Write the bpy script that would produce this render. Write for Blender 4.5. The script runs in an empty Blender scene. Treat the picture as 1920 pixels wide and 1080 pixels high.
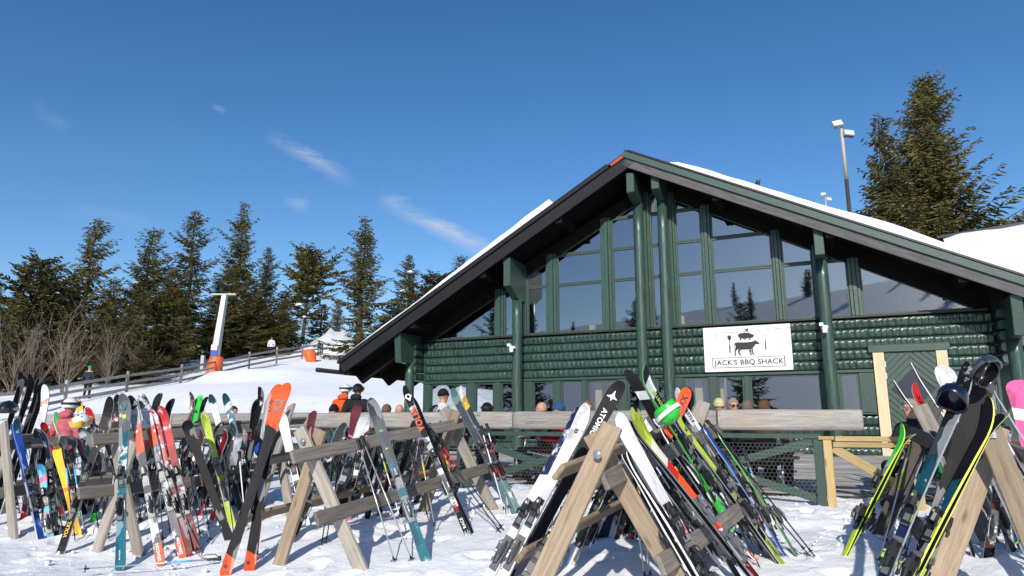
import bpy, math, random
import numpy as np
from mathutils import Vector, Matrix
random.seed(7); rng = np.random.default_rng(7)
sc = bpy.context.scene
COL = sc.collection
R = math.radians

# ------------------------------------------------------------------ camera, sky, sun, exposure
CAM_H, PITCH, LENS = 1.6, 11.05, 24.0
cam = bpy.data.cameras.new('camera'); cam.lens = LENS; cam.sensor_width = 36; cam.clip_end = 3000; cam.clip_start = 0.05
camo = bpy.data.objects.new('camera', cam); COL.objects.link(camo)
camo.location = (0, 0, CAM_H); camo.rotation_euler = (R(90 + PITCH), 0, 0)
sc.camera = camo
SUN_AZ, SUN_EL = 10.0, 28.0          # shadows run this many degrees right of straight ahead
world = bpy.data.worlds.new('World'); sc.world = world; world.use_nodes = True
sun = bpy.data.lights.new('sun', 'SUN'); sun.energy = 4.6; sun.angle = R(0.53); sun.color = (1.0, 0.95, 0.865)
suno = bpy.data.objects.new('sun', sun); COL.objects.link(suno)
sdir = Vector((math.sin(R(SUN_AZ)) * math.cos(R(SUN_EL)), math.cos(R(SUN_AZ)) * math.cos(R(SUN_EL)), -math.sin(R(SUN_EL))))
suno.rotation_euler = sdir.to_track_quat('-Z', 'Y').to_euler()
sc.view_settings.view_transform = 'Standard'; sc.view_settings.look = 'None'
sc.view_settings.exposure = 0.0; sc.view_settings.gamma = 1.0; sc.view_settings.use_curve_mapping = False

def px_dir(x, y):
    u = (x - 960) / 1280.0; v = (540 - y) / 1280.0
    c, s = math.cos(R(PITCH)), math.sin(R(PITCH))
    return Vector((u, c - v * s, s + v * c))

def build_world():
    nt = world.node_tree; N = nt.nodes; L = nt.links; N.clear()
    out = N.new('ShaderNodeOutputWorld'); bg = N.new('ShaderNodeBackground')
    sky = N.new('ShaderNodeTexSky'); sky.sky_type = 'NISHITA'; sky.sun_disc = False
    sky.sun_elevation = R(SUN_EL); sky.sun_rotation = R(180 + SUN_AZ)
    sky.altitude = 900; sky.air_density = 1.0; sky.dust_density = 0.9; sky.ozone_density = 1.6
    bg.inputs['Strength'].default_value = SKY_STRENGTH
    # thin wisps of high cloud: great-circle streaks broken up by noise
    tc = N.new('ShaderNodeTexCoord')
    nz = N.new('ShaderNodeTexNoise'); nz.inputs['Scale'].default_value = 14; nz.inputs['Detail'].default_value = 10; nz.inputs['Roughness'].default_value = 0.7; nz.inputs['Distortion'].default_value = 0.8
    mp = N.new('ShaderNodeMapping'); mp.inputs['Rotation'].default_value = (0, R(28), 0); mp.inputs['Scale'].default_value = (0.8, 1.0, 3.6)
    L.new(tc.outputs['Generated'], mp.inputs['Vector']); L.new(mp.outputs['Vector'], nz.inputs['Vector'])
    def m(op, a, b=None, c=None):
        n = N.new('ShaderNodeMath'); n.operation = op
        for i, v in enumerate((a, b, c)):
            if v is None: continue
            if isinstance(v, (int, float)): n.inputs[i].default_value = v
            else: L.new(v, n.inputs[i])
        return n.outputs[0]
    def dot(vec):
        n = N.new('ShaderNodeVectorMath'); n.operation = 'DOT_PRODUCT'; L.new(tc.outputs['Generated'], n.inputs[0]); n.inputs[1].default_value = vec
        return n.outputs['Value']
    total = None
    for (a, b, wd, amp) in (((495, 248), (668, 346), 0.013, 0.4), ((704, 368), (945, 486), 0.017, 0.6), ((395, 200), (425, 212), 0.006, 0.2),
                            ((530, 370), (580, 395), 0.014, 0.22), ((60, 190), (130, 250), 0.012, 0.12), ((100, 390), (330, 420), 0.02, 0.1)):
        A = px_dir(*a).normalized(); B = px_dir(*b).normalized()
        t = (B - A); half = t.length / 2; t.normalize(); mid = ((A + B) / 2).normalized(); nrm = mid.cross(t).normalized()
        warp = m('MULTIPLY', m('SUBTRACT', nz.outputs['Fac'], 0.5), 0.035)
        d = m('ADD', dot(nrm), warp)
        along = m('DIVIDE', m('SUBTRACT', dot(t), mid.dot(t)), half)
        w1 = m('MAXIMUM', m('SUBTRACT', 1.0, m('ABSOLUTE', m('DIVIDE', d, wd))), 0.0)
        w2 = m('MAXIMUM', m('SUBTRACT', 1.0, m('POWER', m('ABSOLUTE', along), 2.0)), 0.0)
        front = m('GREATER_THAN', dot(mid), 0.0)
        cl = m('MULTIPLY', m('MULTIPLY', m('MULTIPLY', w1, w2), front), m('MULTIPLY', m('MAXIMUM', m('SUBTRACT', nz.outputs['Fac'], 0.32), 0.0), amp * 4.2))
        total = cl if total is None else m('ADD', total, cl)
    hs = N.new('ShaderNodeHueSaturation'); hs.inputs['Saturation'].default_value = 1.31; hs.inputs['Hue'].default_value = 0.504; hs.inputs['Value'].default_value = 1.04; L.new(sky.outputs['Color'], hs.inputs['Color'])
    mix = N.new('ShaderNodeMix'); mix.data_type = 'RGBA'
    L.new(m('MINIMUM', total, 0.7), mix.inputs['Factor']); L.new(hs.outputs['Color'], mix.inputs['A']); mix.inputs['B'].default_value = (4.6, 5.0, 5.7, 1)
    L.new(mix.outputs['Result'], bg.inputs['Color']); L.new(bg.outputs['Background'], out.inputs['Surface'])
SKY_STRENGTH = 0.137
build_world()

# ------------------------------------------------------------------ helpers
WM = {}                                             # world matrix of every object
def link(o, parent=None, M=None):
    COL.objects.link(o); M = M or Matrix.Identity(4); WM[o.name] = M
    if parent is not None:
        o.parent = parent; o.matrix_basis = WM[parent.name].inverted() @ M
    else: o.matrix_basis = M
    return o
def tag(o, label=None, cat=None, group=None, kind=None):
    if label: o['label'] = label
    if cat: o['category'] = cat
    if group: o['group'] = group
    if kind: o['kind'] = kind
    return o
def thing(name, label, cat, M=None, group=None):
    o = bpy.data.objects.new(name, None); o.empty_display_size = 0.2
    link(o, None, M or Matrix.Identity(4)); return tag(o, label, cat, group)
def T(x, y, z): return Matrix.Translation((x, y, z))
def frame(o, x, y, z):                              # matrix from origin and three axes
    M = Matrix.Identity(4)
    for i, a in enumerate((x, y, z)):
        for r in range(3): M[r][i] = a[r]
    for r in range(3): M[r][3] = o[r]
    return M
def along(p0, p1, up=(0, 0, 1)):                    # X runs p0->p1, Z near up
    p0, p1 = Vector(p0), Vector(p1); x = (p1 - p0).normalized(); up = Vector(up)
    y = up.cross(x)
    if y.length < 1e-5: y = Vector((0, 1, 0)).cross(x)
    y.normalize(); return frame(p0, x, y, x.cross(y))
class MB:
    def __init__(s): s.v = []; s.f = []; s.m = []
    def add(s, vs, fs, mi=0):
        b = len(s.v); s.v += [tuple(v) for v in vs]; s.f += [tuple(i + b for i in f) for f in fs]; s.m += [mi] * len(fs); return s
    def box(s, x0, x1, y0, y1, z0, z1, mi=0, M=None):
        vs = [Vector((x, y, z)) for z in (z0, z1) for y in (y0, y1) for x in (x0, x1)]
        if M: vs = [M @ v for v in vs]
        return s.add(vs, [(0, 2, 3, 1), (4, 5, 7, 6), (0, 1, 5, 4), (2, 6, 7, 3), (0, 4, 6, 2), (1, 3, 7, 5)], mi)
    def tube(s, pts, rad, n=8, mi=0, cap=True):
        pts = [Vector(p) for p in pts]; k = len(pts)
        if not hasattr(rad, '__len__'): rad = [rad] * k
        rings = []; ref = None
        for i, p in enumerate(pts):
            d = (pts[min(i + 1, k - 1)] - pts[max(i - 1, 0)]).normalized()
            if ref is None: ref = Vector((0, 0, 1)) if abs(d.z) < 0.9 else Vector((1, 0, 0))
            a = d.cross(ref).normalized(); b = a.cross(d); ref = b
            rings.append([p + (a * math.cos(2 * math.pi * j / n) + b * math.sin(2 * math.pi * j / n)) * rad[i] for j in range(n)])
        fs = [(i * n + j, i * n + (j + 1) % n, (i + 1) * n + (j + 1) % n, (i + 1) * n + j) for i in range(k - 1) for j in range(n)]
        if cap: fs += [tuple(range(n - 1, -1, -1)), tuple((k - 1) * n + j for j in range(n))]
        return s.add([v for r in rings for v in r], fs, mi)
    def lathe(s, prof, n=16, M=None, mi=0):          # prof of (r, z)
        vs = [Vector((r * math.cos(2 * math.pi * j / n), r * math.sin(2 * math.pi * j / n), z)) for r, z in prof for j in range(n)]
        if M: vs = [M @ v for v in vs]
        fs = [(i * n + j, i * n + (j + 1) % n, (i + 1) * n + (j + 1) % n, (i + 1) * n + j) for i in range(len(prof) - 1) for j in range(n)]
        return s.add(vs, fs, mi)
    def ell(s, c, r, n=12, k=8, M=None, mi=0):
        prof = [(max(1e-4, math.sin(math.pi * i / k)), -math.cos(math.pi * i / k)) for i in range(k + 1)]
        Q = Matrix.Translation(c) @ Matrix.Diagonal((r[0], r[1], r[2], 1))
        return s.lathe(prof, n, (M @ Q) if M else Q, mi)
    def prism(s, poly, y0, y1, mi=0, M=None):        # poly of (x, z), extruded in y
        n = len(poly); vs = [Vector((x, y0, z)) for x, z in poly] + [Vector((x, y1, z)) for x, z in poly]
        if M: vs = [M @ v for v in vs]
        return s.add(vs, [tuple(range(n)), tuple(range(2 * n - 1, n - 1, -1))] + [(i, i + n, (i + 1) % n + n, (i + 1) % n) for i in range(n)], mi)
    def mesh(s, name, mats, smooth=False):
        me = bpy.data.meshes.new(name); me.from_pydata(s.v, [], s.f)
        for m_ in (mats if isinstance(mats, (list, tuple)) else [mats]): me.materials.append(m_)
        me.polygons.foreach_set('material_index', s.m)
        if smooth: me.polygons.foreach_set('use_smooth', [True] * len(s.f))
        me.update(); return me
    def obj(s, name, mats, parent=None, M=None, smooth=False, bevel=0):
        o = bpy.data.objects.new(name, s.mesh(name, mats, smooth))
        if bevel:
            b = o.modifiers.new('bevel', 'BEVEL'); b.width = bevel; b.segments = 1; b.limit_method = 'ANGLE'
        return link(o, parent, M if M is not None else (WM[parent.name] if parent else None))
def inst(name, me, parent, M, bevel=0):
    o = bpy.data.objects.new(name, me)
    if bevel:
        b = o.modifiers.new('bevel', 'BEVEL'); b.width = bevel; b.segments = 1; b.limit_method = 'ANGLE'
    return link(o, parent, M)
def vnoise(x, y, scale, seed):
    g = np.random.default_rng(seed).random((256, 256)); X = np.asarray(x) / scale + 1000; Y = np.asarray(y) / scale + 1000
    xi = np.floor(X).astype(int); yi = np.floor(Y).astype(int); fx = X - xi; fy = Y - yi
    fx = fx * fx * (3 - 2 * fx); fy = fy * fy * (3 - 2 * fy)
    a = g[xi % 256, yi % 256]; b = g[(xi + 1) % 256, yi % 256]; c = g[xi % 256, (yi + 1) % 256]; d = g[(xi + 1) % 256, (yi + 1) % 256]
    return (a * (1 - fx) + b * fx) * (1 - fy) + (c * (1 - fx) + d * fx) * fy
def sm(x, a, b):
    t = np.clip((np.asarray(x, float) - a) / (b - a), 0, 1); return t * t * (3 - 2 * t)

# ------------------------------------------------------------------ materials
MATS = {}
def mat(name, col, rough=0.6, metal=0.0, var=0.0, scale=6.0, stretch=(1, 1, 1), bump=0.0, col2=None, spec=0.5, detail=4, coord='Object', coat=0, rnd=0.0):
    """plain procedural surface: two colours mixed by noise, optional bump and per-object value change"""
    if name in MATS: return MATS[name]
    m = bpy.data.materials.new(name); m.use_nodes = True; nt = m.node_tree; N = nt.nodes; L = nt.links
    b = N['Principled BSDF']; b.inputs['Roughness'].default_value = rough; b.inputs['Metallic'].default_value = metal
    b.inputs['Specular IOR Level'].default_value = spec; b.inputs['Coat Weight'].default_value = coat
    col = tuple(col) + (1,)
    tc = N.new('ShaderNodeTexCoord'); mp = N.new('ShaderNodeMapping'); mp.inputs['Scale'].default_value = stretch
    L.new(tc.outputs[coord], mp.inputs['Vector'])
    if rnd:
        oi = N.new('ShaderNodeObjectInfo'); cmb = N.new('ShaderNodeVectorMath'); cmb.operation = 'ADD'
        sc_ = N.new('ShaderNodeMath'); sc_.operation = 'MULTIPLY'; sc_.inputs[1].default_value = 37
        L.new(oi.outputs['Random'], sc_.inputs[0]); L.new(sc_.outputs[0], mp.inputs['Location'])
    nz = N.new('ShaderNodeTexNoise'); nz.inputs['Scale'].default_value = scale; nz.inputs['Detail'].default_value = detail; nz.inputs['Roughness'].default_value = 0.6
    L.new(mp.outputs['Vector'], nz.inputs['Vector'])
    last = None
    if col2 is not None or var:
        c2 = tuple(col2) + (1,) if col2 is not None else tuple(max(0, c * (1 - var)) for c in col[:3]) + (1,)
        rp = N.new('ShaderNodeValToRGB'); rp.color_ramp.elements[0].position = 0.32; rp.color_ramp.elements[1].position = 0.68
        rp.color_ramp.elements[0].color = c2; rp.color_ramp.elements[1].color = col
        L.new(nz.outputs['Fac'], rp.inputs['Fac']); last = rp.outputs['Color']
    if rnd:
        hv = N.new('ShaderNodeHueSaturation'); mr = N.new('ShaderNodeMapRange'); mr.inputs['To Min'].default_value = 1 - rnd; mr.inputs['To Max'].default_value = 1 + rnd
        L.new(oi.outputs['Random'], mr.inputs['Value']); L.new(mr.outputs[0], hv.inputs['Value'])
        if last is not None: L.new(last, hv.inputs['Color'])
        else: hv.inputs['Color'].default_value = col
        last = hv.outputs['Color']
    if last is not None: L.new(last, b.inputs['Base Color'])
    else: b.inputs['Base Color'].default_value = col
    if bump:
        bp = N.new('ShaderNodeBump'); bp.inputs['Strength'].default_value = 1; bp.inputs['Distance'].default_value = bump
        L.new(nz.outputs['Fac'], bp.inputs['Height']); L.new(bp.outputs['Normal'], b.inputs['Normal'])
    MATS[name] = m; return m
def wood(name, c1, c2, c3, rough=0.8):
    """weathered plank: long grain streaks, knots and stains along local X"""
    if name in MATS: return MATS[name]
    m = bpy.data.materials.new(name); m.use_nodes = True; nt = m.node_tree; N = nt.nodes; L = nt.links
    b = N['Principled BSDF']; b.inputs['Roughness'].default_value = rough; b.inputs['Specular IOR Level'].default_value = 0.25
    tc = N.new('ShaderNodeTexCoord'); oi = N.new('ShaderNodeObjectInfo'); off = N.new('ShaderNodeVectorMath'); off.operation = 'SCALE'
    L.new(tc.outputs['Object'], off.inputs[0]); off.inputs['Scale'].default_value = 1
    add = N.new('ShaderNodeVectorMath'); add.operation = 'ADD'; cb = N.new('ShaderNodeCombineXYZ'); k = N.new('ShaderNodeMath'); k.operation = 'MULTIPLY'; k.inputs[1].default_value = 61
    L.new(oi.outputs['Random'], k.inputs[0]); L.new(k.outputs[0], cb.inputs['X']); L.new(k.outputs[0], cb.inputs['Y'])
    L.new(tc.outputs['Object'], add.inputs[0]); L.new(cb.outputs[0], add.inputs[1])
    mp = N.new('ShaderNodeMapping'); mp.inputs['Scale'].default_value = (0.7, 11, 11); L.new(add.outputs[0], mp.inputs['Vector'])
    g = N.new('ShaderNodeTexNoise'); g.inputs['Scale'].default_value = 3.5; g.inputs['Detail'].default_value = 7; g.inputs['Roughness'].default_value = 0.7; g.inputs['Distortion'].default_value = 0.6
    L.new(mp.outputs[0], g.inputs['Vector'])
    s = N.new('ShaderNodeTexNoise'); s.inputs['Scale'].default_value = 1.6; s.inputs['Detail'].default_value = 3; L.new(add.outputs[0], s.inputs['Vector'])
    rp = N.new('ShaderNodeValToRGB'); e = rp.color_ramp.elements
    e[0].position = 0.3; e[0].color = tuple(c2) + (1,); e[1].position = 0.66; e[1].color = tuple(c1) + (1,)
    L.new(g.outputs['Fac'], rp.inputs['Fac'])
    mx = N.new('ShaderNodeMix'); mx.data_type = 'RGBA'; r2 = N.new('ShaderNodeMapRange'); r2.inputs['From Min'].default_value = 0.5; r2.inputs['From Max'].default_value = 0.75; r2.inputs['To Max'].default_value = 0.75
    L.new(s.outputs['Fac'], r2.inputs['Value']); L.new(r2.outputs[0], mx.inputs['Factor']); L.new(rp.outputs[0], mx.inputs['A']); mx.inputs['B'].default_value = tuple(c3) + (1,)
    vo = N.new('ShaderNodeTexVoronoi'); vo.inputs['Scale'].default_value = 1; mk = N.new('ShaderNodeMapping'); mk.inputs['Scale'].default_value = (1.6, 5, 5); L.new(add.outputs[0], mk.inputs['Vector']); L.new(mk.outputs[0], vo.inputs['Vector'])
    kn = N.new('ShaderNodeMapRange'); kn.inputs['From Min'].default_value = 0.05; kn.inputs['From Max'].default_value = 0.13; kn.inputs['To Min'].default_value = 0.75; kn.inputs['To Max'].default_value = 0.0
    L.new(vo.outputs['Distance'], kn.inputs['Value']); m2 = N.new('ShaderNodeMix'); m2.data_type = 'RGBA'
    L.new(kn.outputs[0], m2.inputs['Factor']); L.new(mx.outputs['Result'], m2.inputs['A']); m2.inputs['B'].default_value = tuple(0.45 * c for c in c2) + (1,)
    hv = N.new('ShaderNodeHueSaturation'); mr = N.new('ShaderNodeMapRange'); mr.inputs['To Min'].default_value = 0.78; mr.inputs['To Max'].default_value = 1.2
    L.new(oi.outputs['Random'], mr.inputs['Value']); L.new(mr.outputs[0], hv.inputs['Value']); L.new(m2.outputs['Result'], hv.inputs['Color'])
    L.new(hv.outputs[0], b.inputs['Base Color'])
    bp = N.new('ShaderNodeBump'); bp.inputs['Distance'].default_value = 0.004; bp.inputs['Strength'].default_value = 0.8; L.new(g.outputs['Fac'], bp.inputs['Height']); L.new(bp.outputs[0], b.inputs['Normal'])
    MATS[name] = m; return m
def snow_mat():
    m = bpy.data.materials.new('snow'); m.use_nodes = True; nt = m.node_tree; N = nt.nodes; L = nt.links
    b = N['Principled BSDF']; b.inputs['Roughness'].default_value = 0.65; b.inputs['Specular IOR Level'].default_value = 0.3
    tc = N.new('ShaderNodeTexCoord')
    n1 = N.new('ShaderNodeTexNoise'); n1.inputs['Scale'].default_value = 5.0; n1.inputs['Detail'].default_value = 9; n1.inputs['Roughness'].default_value = 0.68; L.new(tc.outputs['Object'], n1.inputs['Vector'])
    n2 = N.new('ShaderNodeTexNoise'); n2.inputs['Scale'].default_value = 1.1; n2.inputs['Detail'].default_value = 6; L.new(tc.outputs['Object'], n2.inputs['Vector'])
    rp = N.new('ShaderNodeValToRGB'); e = rp.color_ramp.elements; e[0].position = 0.25; e[0].color = (0.8, 0.82, 0.85, 1); e[1].position = 0.6; e[1].color = (0.9, 0.905, 0.91, 1)
    L.new(n2.outputs['Fac'], rp.inputs['Fac']); L.new(rp.outputs[0], b.inputs['Base Color'])
    bp = N.new('ShaderNodeBump'); bp.inputs['Distance'].default_value = 0.045; bp.inputs['Strength'].default_value = 0.8; L.new(n1.outputs['Fac'], bp.inputs['Height']); L.new(bp.outputs[0], b.inputs['Normal'])
    MATS['snow'] = m; return m
SNOW = snow_mat()
ROOFSNOW = mat('roof_snow', (0.86, 0.87, 0.89), 0.6, bump=0.03, scale=4, detail=6)
GREEN = mat('green_paint', (0.02, 0.05, 0.037), 0.5, col2=(0.033, 0.072, 0.055), scale=9, stretch=(1, 1, 6), bump=0.004, coat=0.15)
GREENLOG = mat('green_log_paint', (0.016, 0.045, 0.033), 0.34, col2=(0.03, 0.067, 0.051), scale=7, bump=0.004, coat=0.35)
GREENCOL = mat('green_column_paint', (0.018, 0.047, 0.034), 0.36, col2=(0.048, 0.095, 0.073), scale=5, stretch=(6, 6, 0.7), bump=0.006, coat=0.2)
BLACKP = mat('black_fascia_paint', (0.009, 0.0095, 0.011), 0.6, spec=.25, col2=(0.017, 0.017, 0.02), scale=8, stretch=(0.6, 4, 4), bump=0.003)
GREYF = mat('grey_fascia_board', (0.115, 0.112, 0.112), 0.75, col2=(0.06, 0.06, 0.062), scale=4, stretch=(0.6, 5, 5), bump=0.003)
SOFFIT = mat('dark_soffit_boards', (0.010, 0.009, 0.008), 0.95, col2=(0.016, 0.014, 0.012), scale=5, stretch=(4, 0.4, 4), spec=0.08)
SILL = mat('dark_brown_sill', (0.022, 0.016, 0.014), 0.5)
ROOFM = mat('black_roof_metal', (0.02, 0.021, 0.024), 0.4, metal=0.3)
WOODG = wood('weathered_grey_wood', (0.27, 0.238, 0.205), (0.095, 0.08, 0.067), (0.19, 0.155, 0.12))
WOODT = wood('weathered_tan_wood', (0.38, 0.295, 0.205), (0.2, 0.14, 0.088), (0.3, 0.25, 0.195))
WOODD = wood('dark_rack_wood', (0.085, 0.07, 0.058), (0.04, 0.033, 0.028), (0.06, 0.05, 0.042))  # darker plank tone for a far leg and rails of the right hand rack
WOODY = wood('new_yellow_wood', (0.5, 0.37, 0.18), (0.36, 0.25, 0.11), (0.5, 0.39, 0.22), 0.7)
WOODL = wood('pale_pine_wood', (0.66, 0.5, 0.33), (0.52, 0.36, 0.22), (0.64, 0.51, 0.37), 0.65)
LOGW = wood('silvered_log_wood', (0.42, 0.4, 0.37), (0.17, 0.157, 0.142), (0.34, 0.27, 0.2))
WOODS = wood('silver_leg_wood', (0.4, 0.362, 0.31), (0.19, 0.162, 0.132), (0.3, 0.25, 0.2))
STEEL = mat('galvanised_steel', (0.5, 0.52, 0.54), 0.38, metal=0.85, var=0.25, scale=12)
BLACK = mat('black_plastic', (0.014, 0.014, 0.016), 0.42)
GREYPL = mat('grey_plastic', (0.12, 0.125, 0.135), 0.4)
WHITEP = mat('white_paint', (0.8, 0.8, 0.79), 0.5, var=0.08, scale=5)
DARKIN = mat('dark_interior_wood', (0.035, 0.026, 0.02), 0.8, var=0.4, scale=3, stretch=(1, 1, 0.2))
def glass_mat():
    m = bpy.data.materials.new('window_glass'); m.use_nodes = True; nt = m.node_tree; N = nt.nodes; L = nt.links; N.clear()
    o = N.new('ShaderNodeOutputMaterial'); mx = N.new('ShaderNodeMixShader'); tr = N.new('ShaderNodeBsdfTransparent'); gl = N.new('ShaderNodeBsdfGlossy')
    tr.inputs['Color'].default_value = (0.78, 0.82, 0.82, 1); gl.inputs['Roughness'].default_value = 0.015; gl.inputs['Color'].default_value = (0.92, 0.97, 1, 1)
    fr = N.new('ShaderNodeFresnel'); fr.inputs['IOR'].default_value = 1.5; ad = N.new('ShaderNodeMath'); ad.operation = 'MULTIPLY_ADD'; ad.inputs[1].default_value = 2.0; ad.inputs[2].default_value = 0.2
    tc = N.new('ShaderNodeTexCoord'); nz = N.new('ShaderNodeTexNoise'); nz.inputs['Scale'].default_value = 0.8; nz.inputs['Detail'].default_value = 1
    bp = N.new('ShaderNodeBump'); bp.inputs['Distance'].default_value = 0.004; bp.inputs['Strength'].default_value = 0.6
    L.new(tc.outputs['Object'], nz.inputs['Vector']); L.new(nz.outputs['Fac'], bp.inputs['Height']); L.new(bp.outputs[0], gl.inputs['Normal'])
    L.new(fr.outputs[0], ad.inputs[0]); L.new(ad.outputs[0], mx.inputs[0]); L.new(tr.outputs[0], mx.inputs[1]); L.new(gl.outputs[0], mx.inputs[2]); L.new(mx.outputs[0], o.inputs[0])
    return m
GLASS = glass_mat()

# ------------------------------------------------------------------ frame of the lodge front and of the ground
YAW = R(25.2); DV = Vector((math.cos(YAW), -math.sin(YAW), 0)); NV = Vector((-math.sin(YAW), -math.cos(YAW), 0))
P0 = Vector((8.3976, 14.8, 0.0))
LODGE = frame(P0, DV, -NV, Vector((0, 0, 1)))       # local x along the front, y into the house, z up
RIDGE = -5.2; FLOOR = 0.85
def zt(u): return 7.5 - 0.53 * abs(u + 5.2)       # wall top under the soffit
def G(x, y):                                        # smooth ground height
    x = np.asarray(x, float); y = np.asarray(y, float)
    off = (x - P0.x) * NV.x + (y - P0.y) * NV.y; u = (x - P0.x) * DV.x + (y - P0.y) * DV.y
    base = np.interp(off, [0, 6.5, 9, 11.3, 40], [0.82, 0.45, 0.3, 0.0, 0.0])
    hill = np.interp(y, [16, 24, 30, 37, 44, 55, 65, 80, 130, 600], [0.55, 1.0, 1.7, 2.9, 4.1, 6.2, 7.9, 9.0, 10, 11])
    w = np.maximum(sm(-u, 13.5, 17.5), sm(-off, 15, 22)) * sm(y, 14, 22)
    z = base * (1 - w) + hill * w
    back = np.interp(-y, [8, 25, 60, 180, 300], [0, 1.8, 9, 42, 60]); return z + back
def ray_at_y(px, py, Y):
    d = px_dir(px, py); return Vector((0, 0, CAM_H)) + d * (Y / d.y)
def ground_hit(px, py):
    d = px_dir(px, py); t = 2.0; o = Vector((0, 0, CAM_H))
    while t < 300:
        p = o + d * t
        if p.z < float(G(p.x, p.y)): return p
        t += 0.01
    return p
def on_front(px, py, off):                          # point of a plane parallel to the lodge front
    d = px_dir(px, py); o = Vector((0, 0, CAM_H)); q = P0 + NV * off
    return o + d * ((q - o).dot(NV) / d.dot(NV))
def local_u(p): return (p - P0).dot(DV)

def build_ground():
    def axis(lo, hi, a, b, st, g):
        v = [a]
        while v[-1] < b: v.append(v[-1] + st)
        s = st; r = [v[-1]]
        while r[-1] < hi: s *= g; r.append(r[-1] + s)
        s = st; l = [v[0]]
        while l[-1] > lo: s *= g; l.append(l[-1] - s)
        return np.array(l[:0:-1] + v + r[1:])
    xs = axis(-700, 700, -9, 9, 0.06, 1.045); ys = axis(-320, 900, 3.2, 13, 0.06, 1.045)
    X, Y = np.meshgrid(xs, ys); Z = G(X, Y)
    near = sm(Y, 45, 14) * sm(np.abs(X), 30, 12)
    n1 = vnoise(X, Y, 1.3, 1) - 0.5; n2 = vnoise(X, Y, 0.42, 2) - 0.5; n3 = vnoise(X, Y, 0.17, 3) - 0.5
    rough = 0.35 + 0.9 * sm(vnoise(X, Y, 2.2, 4), 0.4, 0.75)
    Z = Z + near * (0.10 * n1 + rough * (0.06 * n2 + 0.034 * n3))
    # trodden boot holes
    r2 = np.random.default_rng(12)
    for k in range(420):
        cx, cy = r2.uniform(-8, 8), r2.uniform(4, 12.5); a = r2.uniform(0, 3.14); dep = r2.uniform(0.02, 0.06)
        i0, i1 = np.searchsorted(xs, [cx - 0.5, cx + 0.5]); j0, j1 = np.searchsorted(ys, [cy - 0.5, cy + 0.5])
        dx = X[j0:j1, i0:i1] - cx; dy = Y[j0:j1, i0:i1] - cy
        p = dx * math.cos(a) + dy * math.sin(a); q = -dx * math.sin(a) + dy * math.cos(a)
        e = (p / 0.16) ** 2 + (q / 0.075) ** 2
        Z[j0:j1, i0:i1] += -dep * np.exp(-e ** 2) + 0.4 * dep * np.exp(-((np.sqrt(e) - 1.5) / 0.4) ** 2)
    far = sm(Y, 16, 24) * (1 - sm(Y, 80, 120))
    Z = Z + far * (0.5 * (vnoise(X, Y, 9, 5) - 0.5) + 0.16 * (vnoise(X, Y, 2.5, 6) - 0.5))
    # ploughed bank along the far fence
    for (bx, by, bz, bs) in ((-19.5, 67, 1.5, 1.6), (-17.6, 68, 1.9, 1.3), (-16.2, 67.5, 1.2, 1.2), (-17.2, 46, 0.5, 1.6), (-15.5, 47.5, 0.4, 1.5), (-19, 44.5, 0.5, 1.3)):
        Z += bz * np.exp(-(((X - bx) ** 2 + (Y - by) ** 2) / bs ** 2)) * (0.75 + 0.5 * vnoise(X, Y, 0.7, 8))
    off = (X - P0.x) * NV.x + (Y - P0.y) * NV.y; u = (X - P0.x) * DV.x + (Y - P0.y) * DV.y
    inside = (off < -0.1) & (off > -14) & (u > -12.1) & (u < 8)
    Z[inside] = 0.5
    ny, nx = X.shape
    v = np.stack([X, Y, Z], -1).reshape(-1, 3)
    i = np.arange(nx * ny).reshape(ny, nx); q = np.stack([i[:-1, :-1], i[:-1, 1:], i[1:, 1:], i[1:, :-1]], -1).reshape(-1, 4)
    me = bpy.data.meshes.new('snow_ground'); me.vertices.add(len(v)); me.vertices.foreach_set('co', v.ravel().astype(np.float32))
    me.loops.add(q.size); me.loops.foreach_set('vertex_index', q.ravel().astype(np.int32)); me.polygons.add(len(q))
    me.polygons.foreach_set('loop_start', np.arange(0, q.size, 4, dtype=np.int32)); me.polygons.foreach_set('loop_total', np.full(len(q), 4, np.int32))
    me.polygons.foreach_set('use_smooth', np.ones(len(q), bool)); me.update(); me.validate(); me.materials.append(SNOW)
    tag(link(bpy.data.objects.new('snow_ground', me)), 'trodden white snow covering the ground and the slope', kind='structure')
build_ground()

# ------------------------------------------------------------------ the lodge
lodge = thing('ski_lodge', 'dark green log ski lodge with a wide glazed gable and snow on its roof', 'building', LODGE)
def lbox(name, x0, x1, y0, y1, z0, z1, m, parent=None, bevel=0.006):
    """box in lodge coordinates with its own origin so the grain runs along its longest side"""
    cx, cy, cz = (x0 + x1) / 2, (y0 + y1) / 2, (z0 + z1) / 2; dx, dy, dz = (x1 - x0) / 2, (y1 - y0) / 2, (z1 - z0) / 2
    b = MB(); M = LODGE @ T(cx, cy, cz)
    if dz > dx and dz > dy: M = M @ Matrix(((0, 0, -1, 0), (0, 1, 0, 0), (1, 0, 0, 0), (0, 0, 0, 1))); b.box(-dz, dz, -dy, dy, -dx, dx)
    elif dy > dx: M = M @ Matrix(((0, -1, 0, 0), (1, 0, 0, 0), (0, 0, 1, 0), (0, 0, 0, 1))); b.box(-dy, dy, -dx, dx, -dz, dz)
    else: b.box(-dx, dx, -dy, dy, -dz, dz)
    return b.obj(name, m, parent or lodge, M, bevel=bevel)
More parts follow.
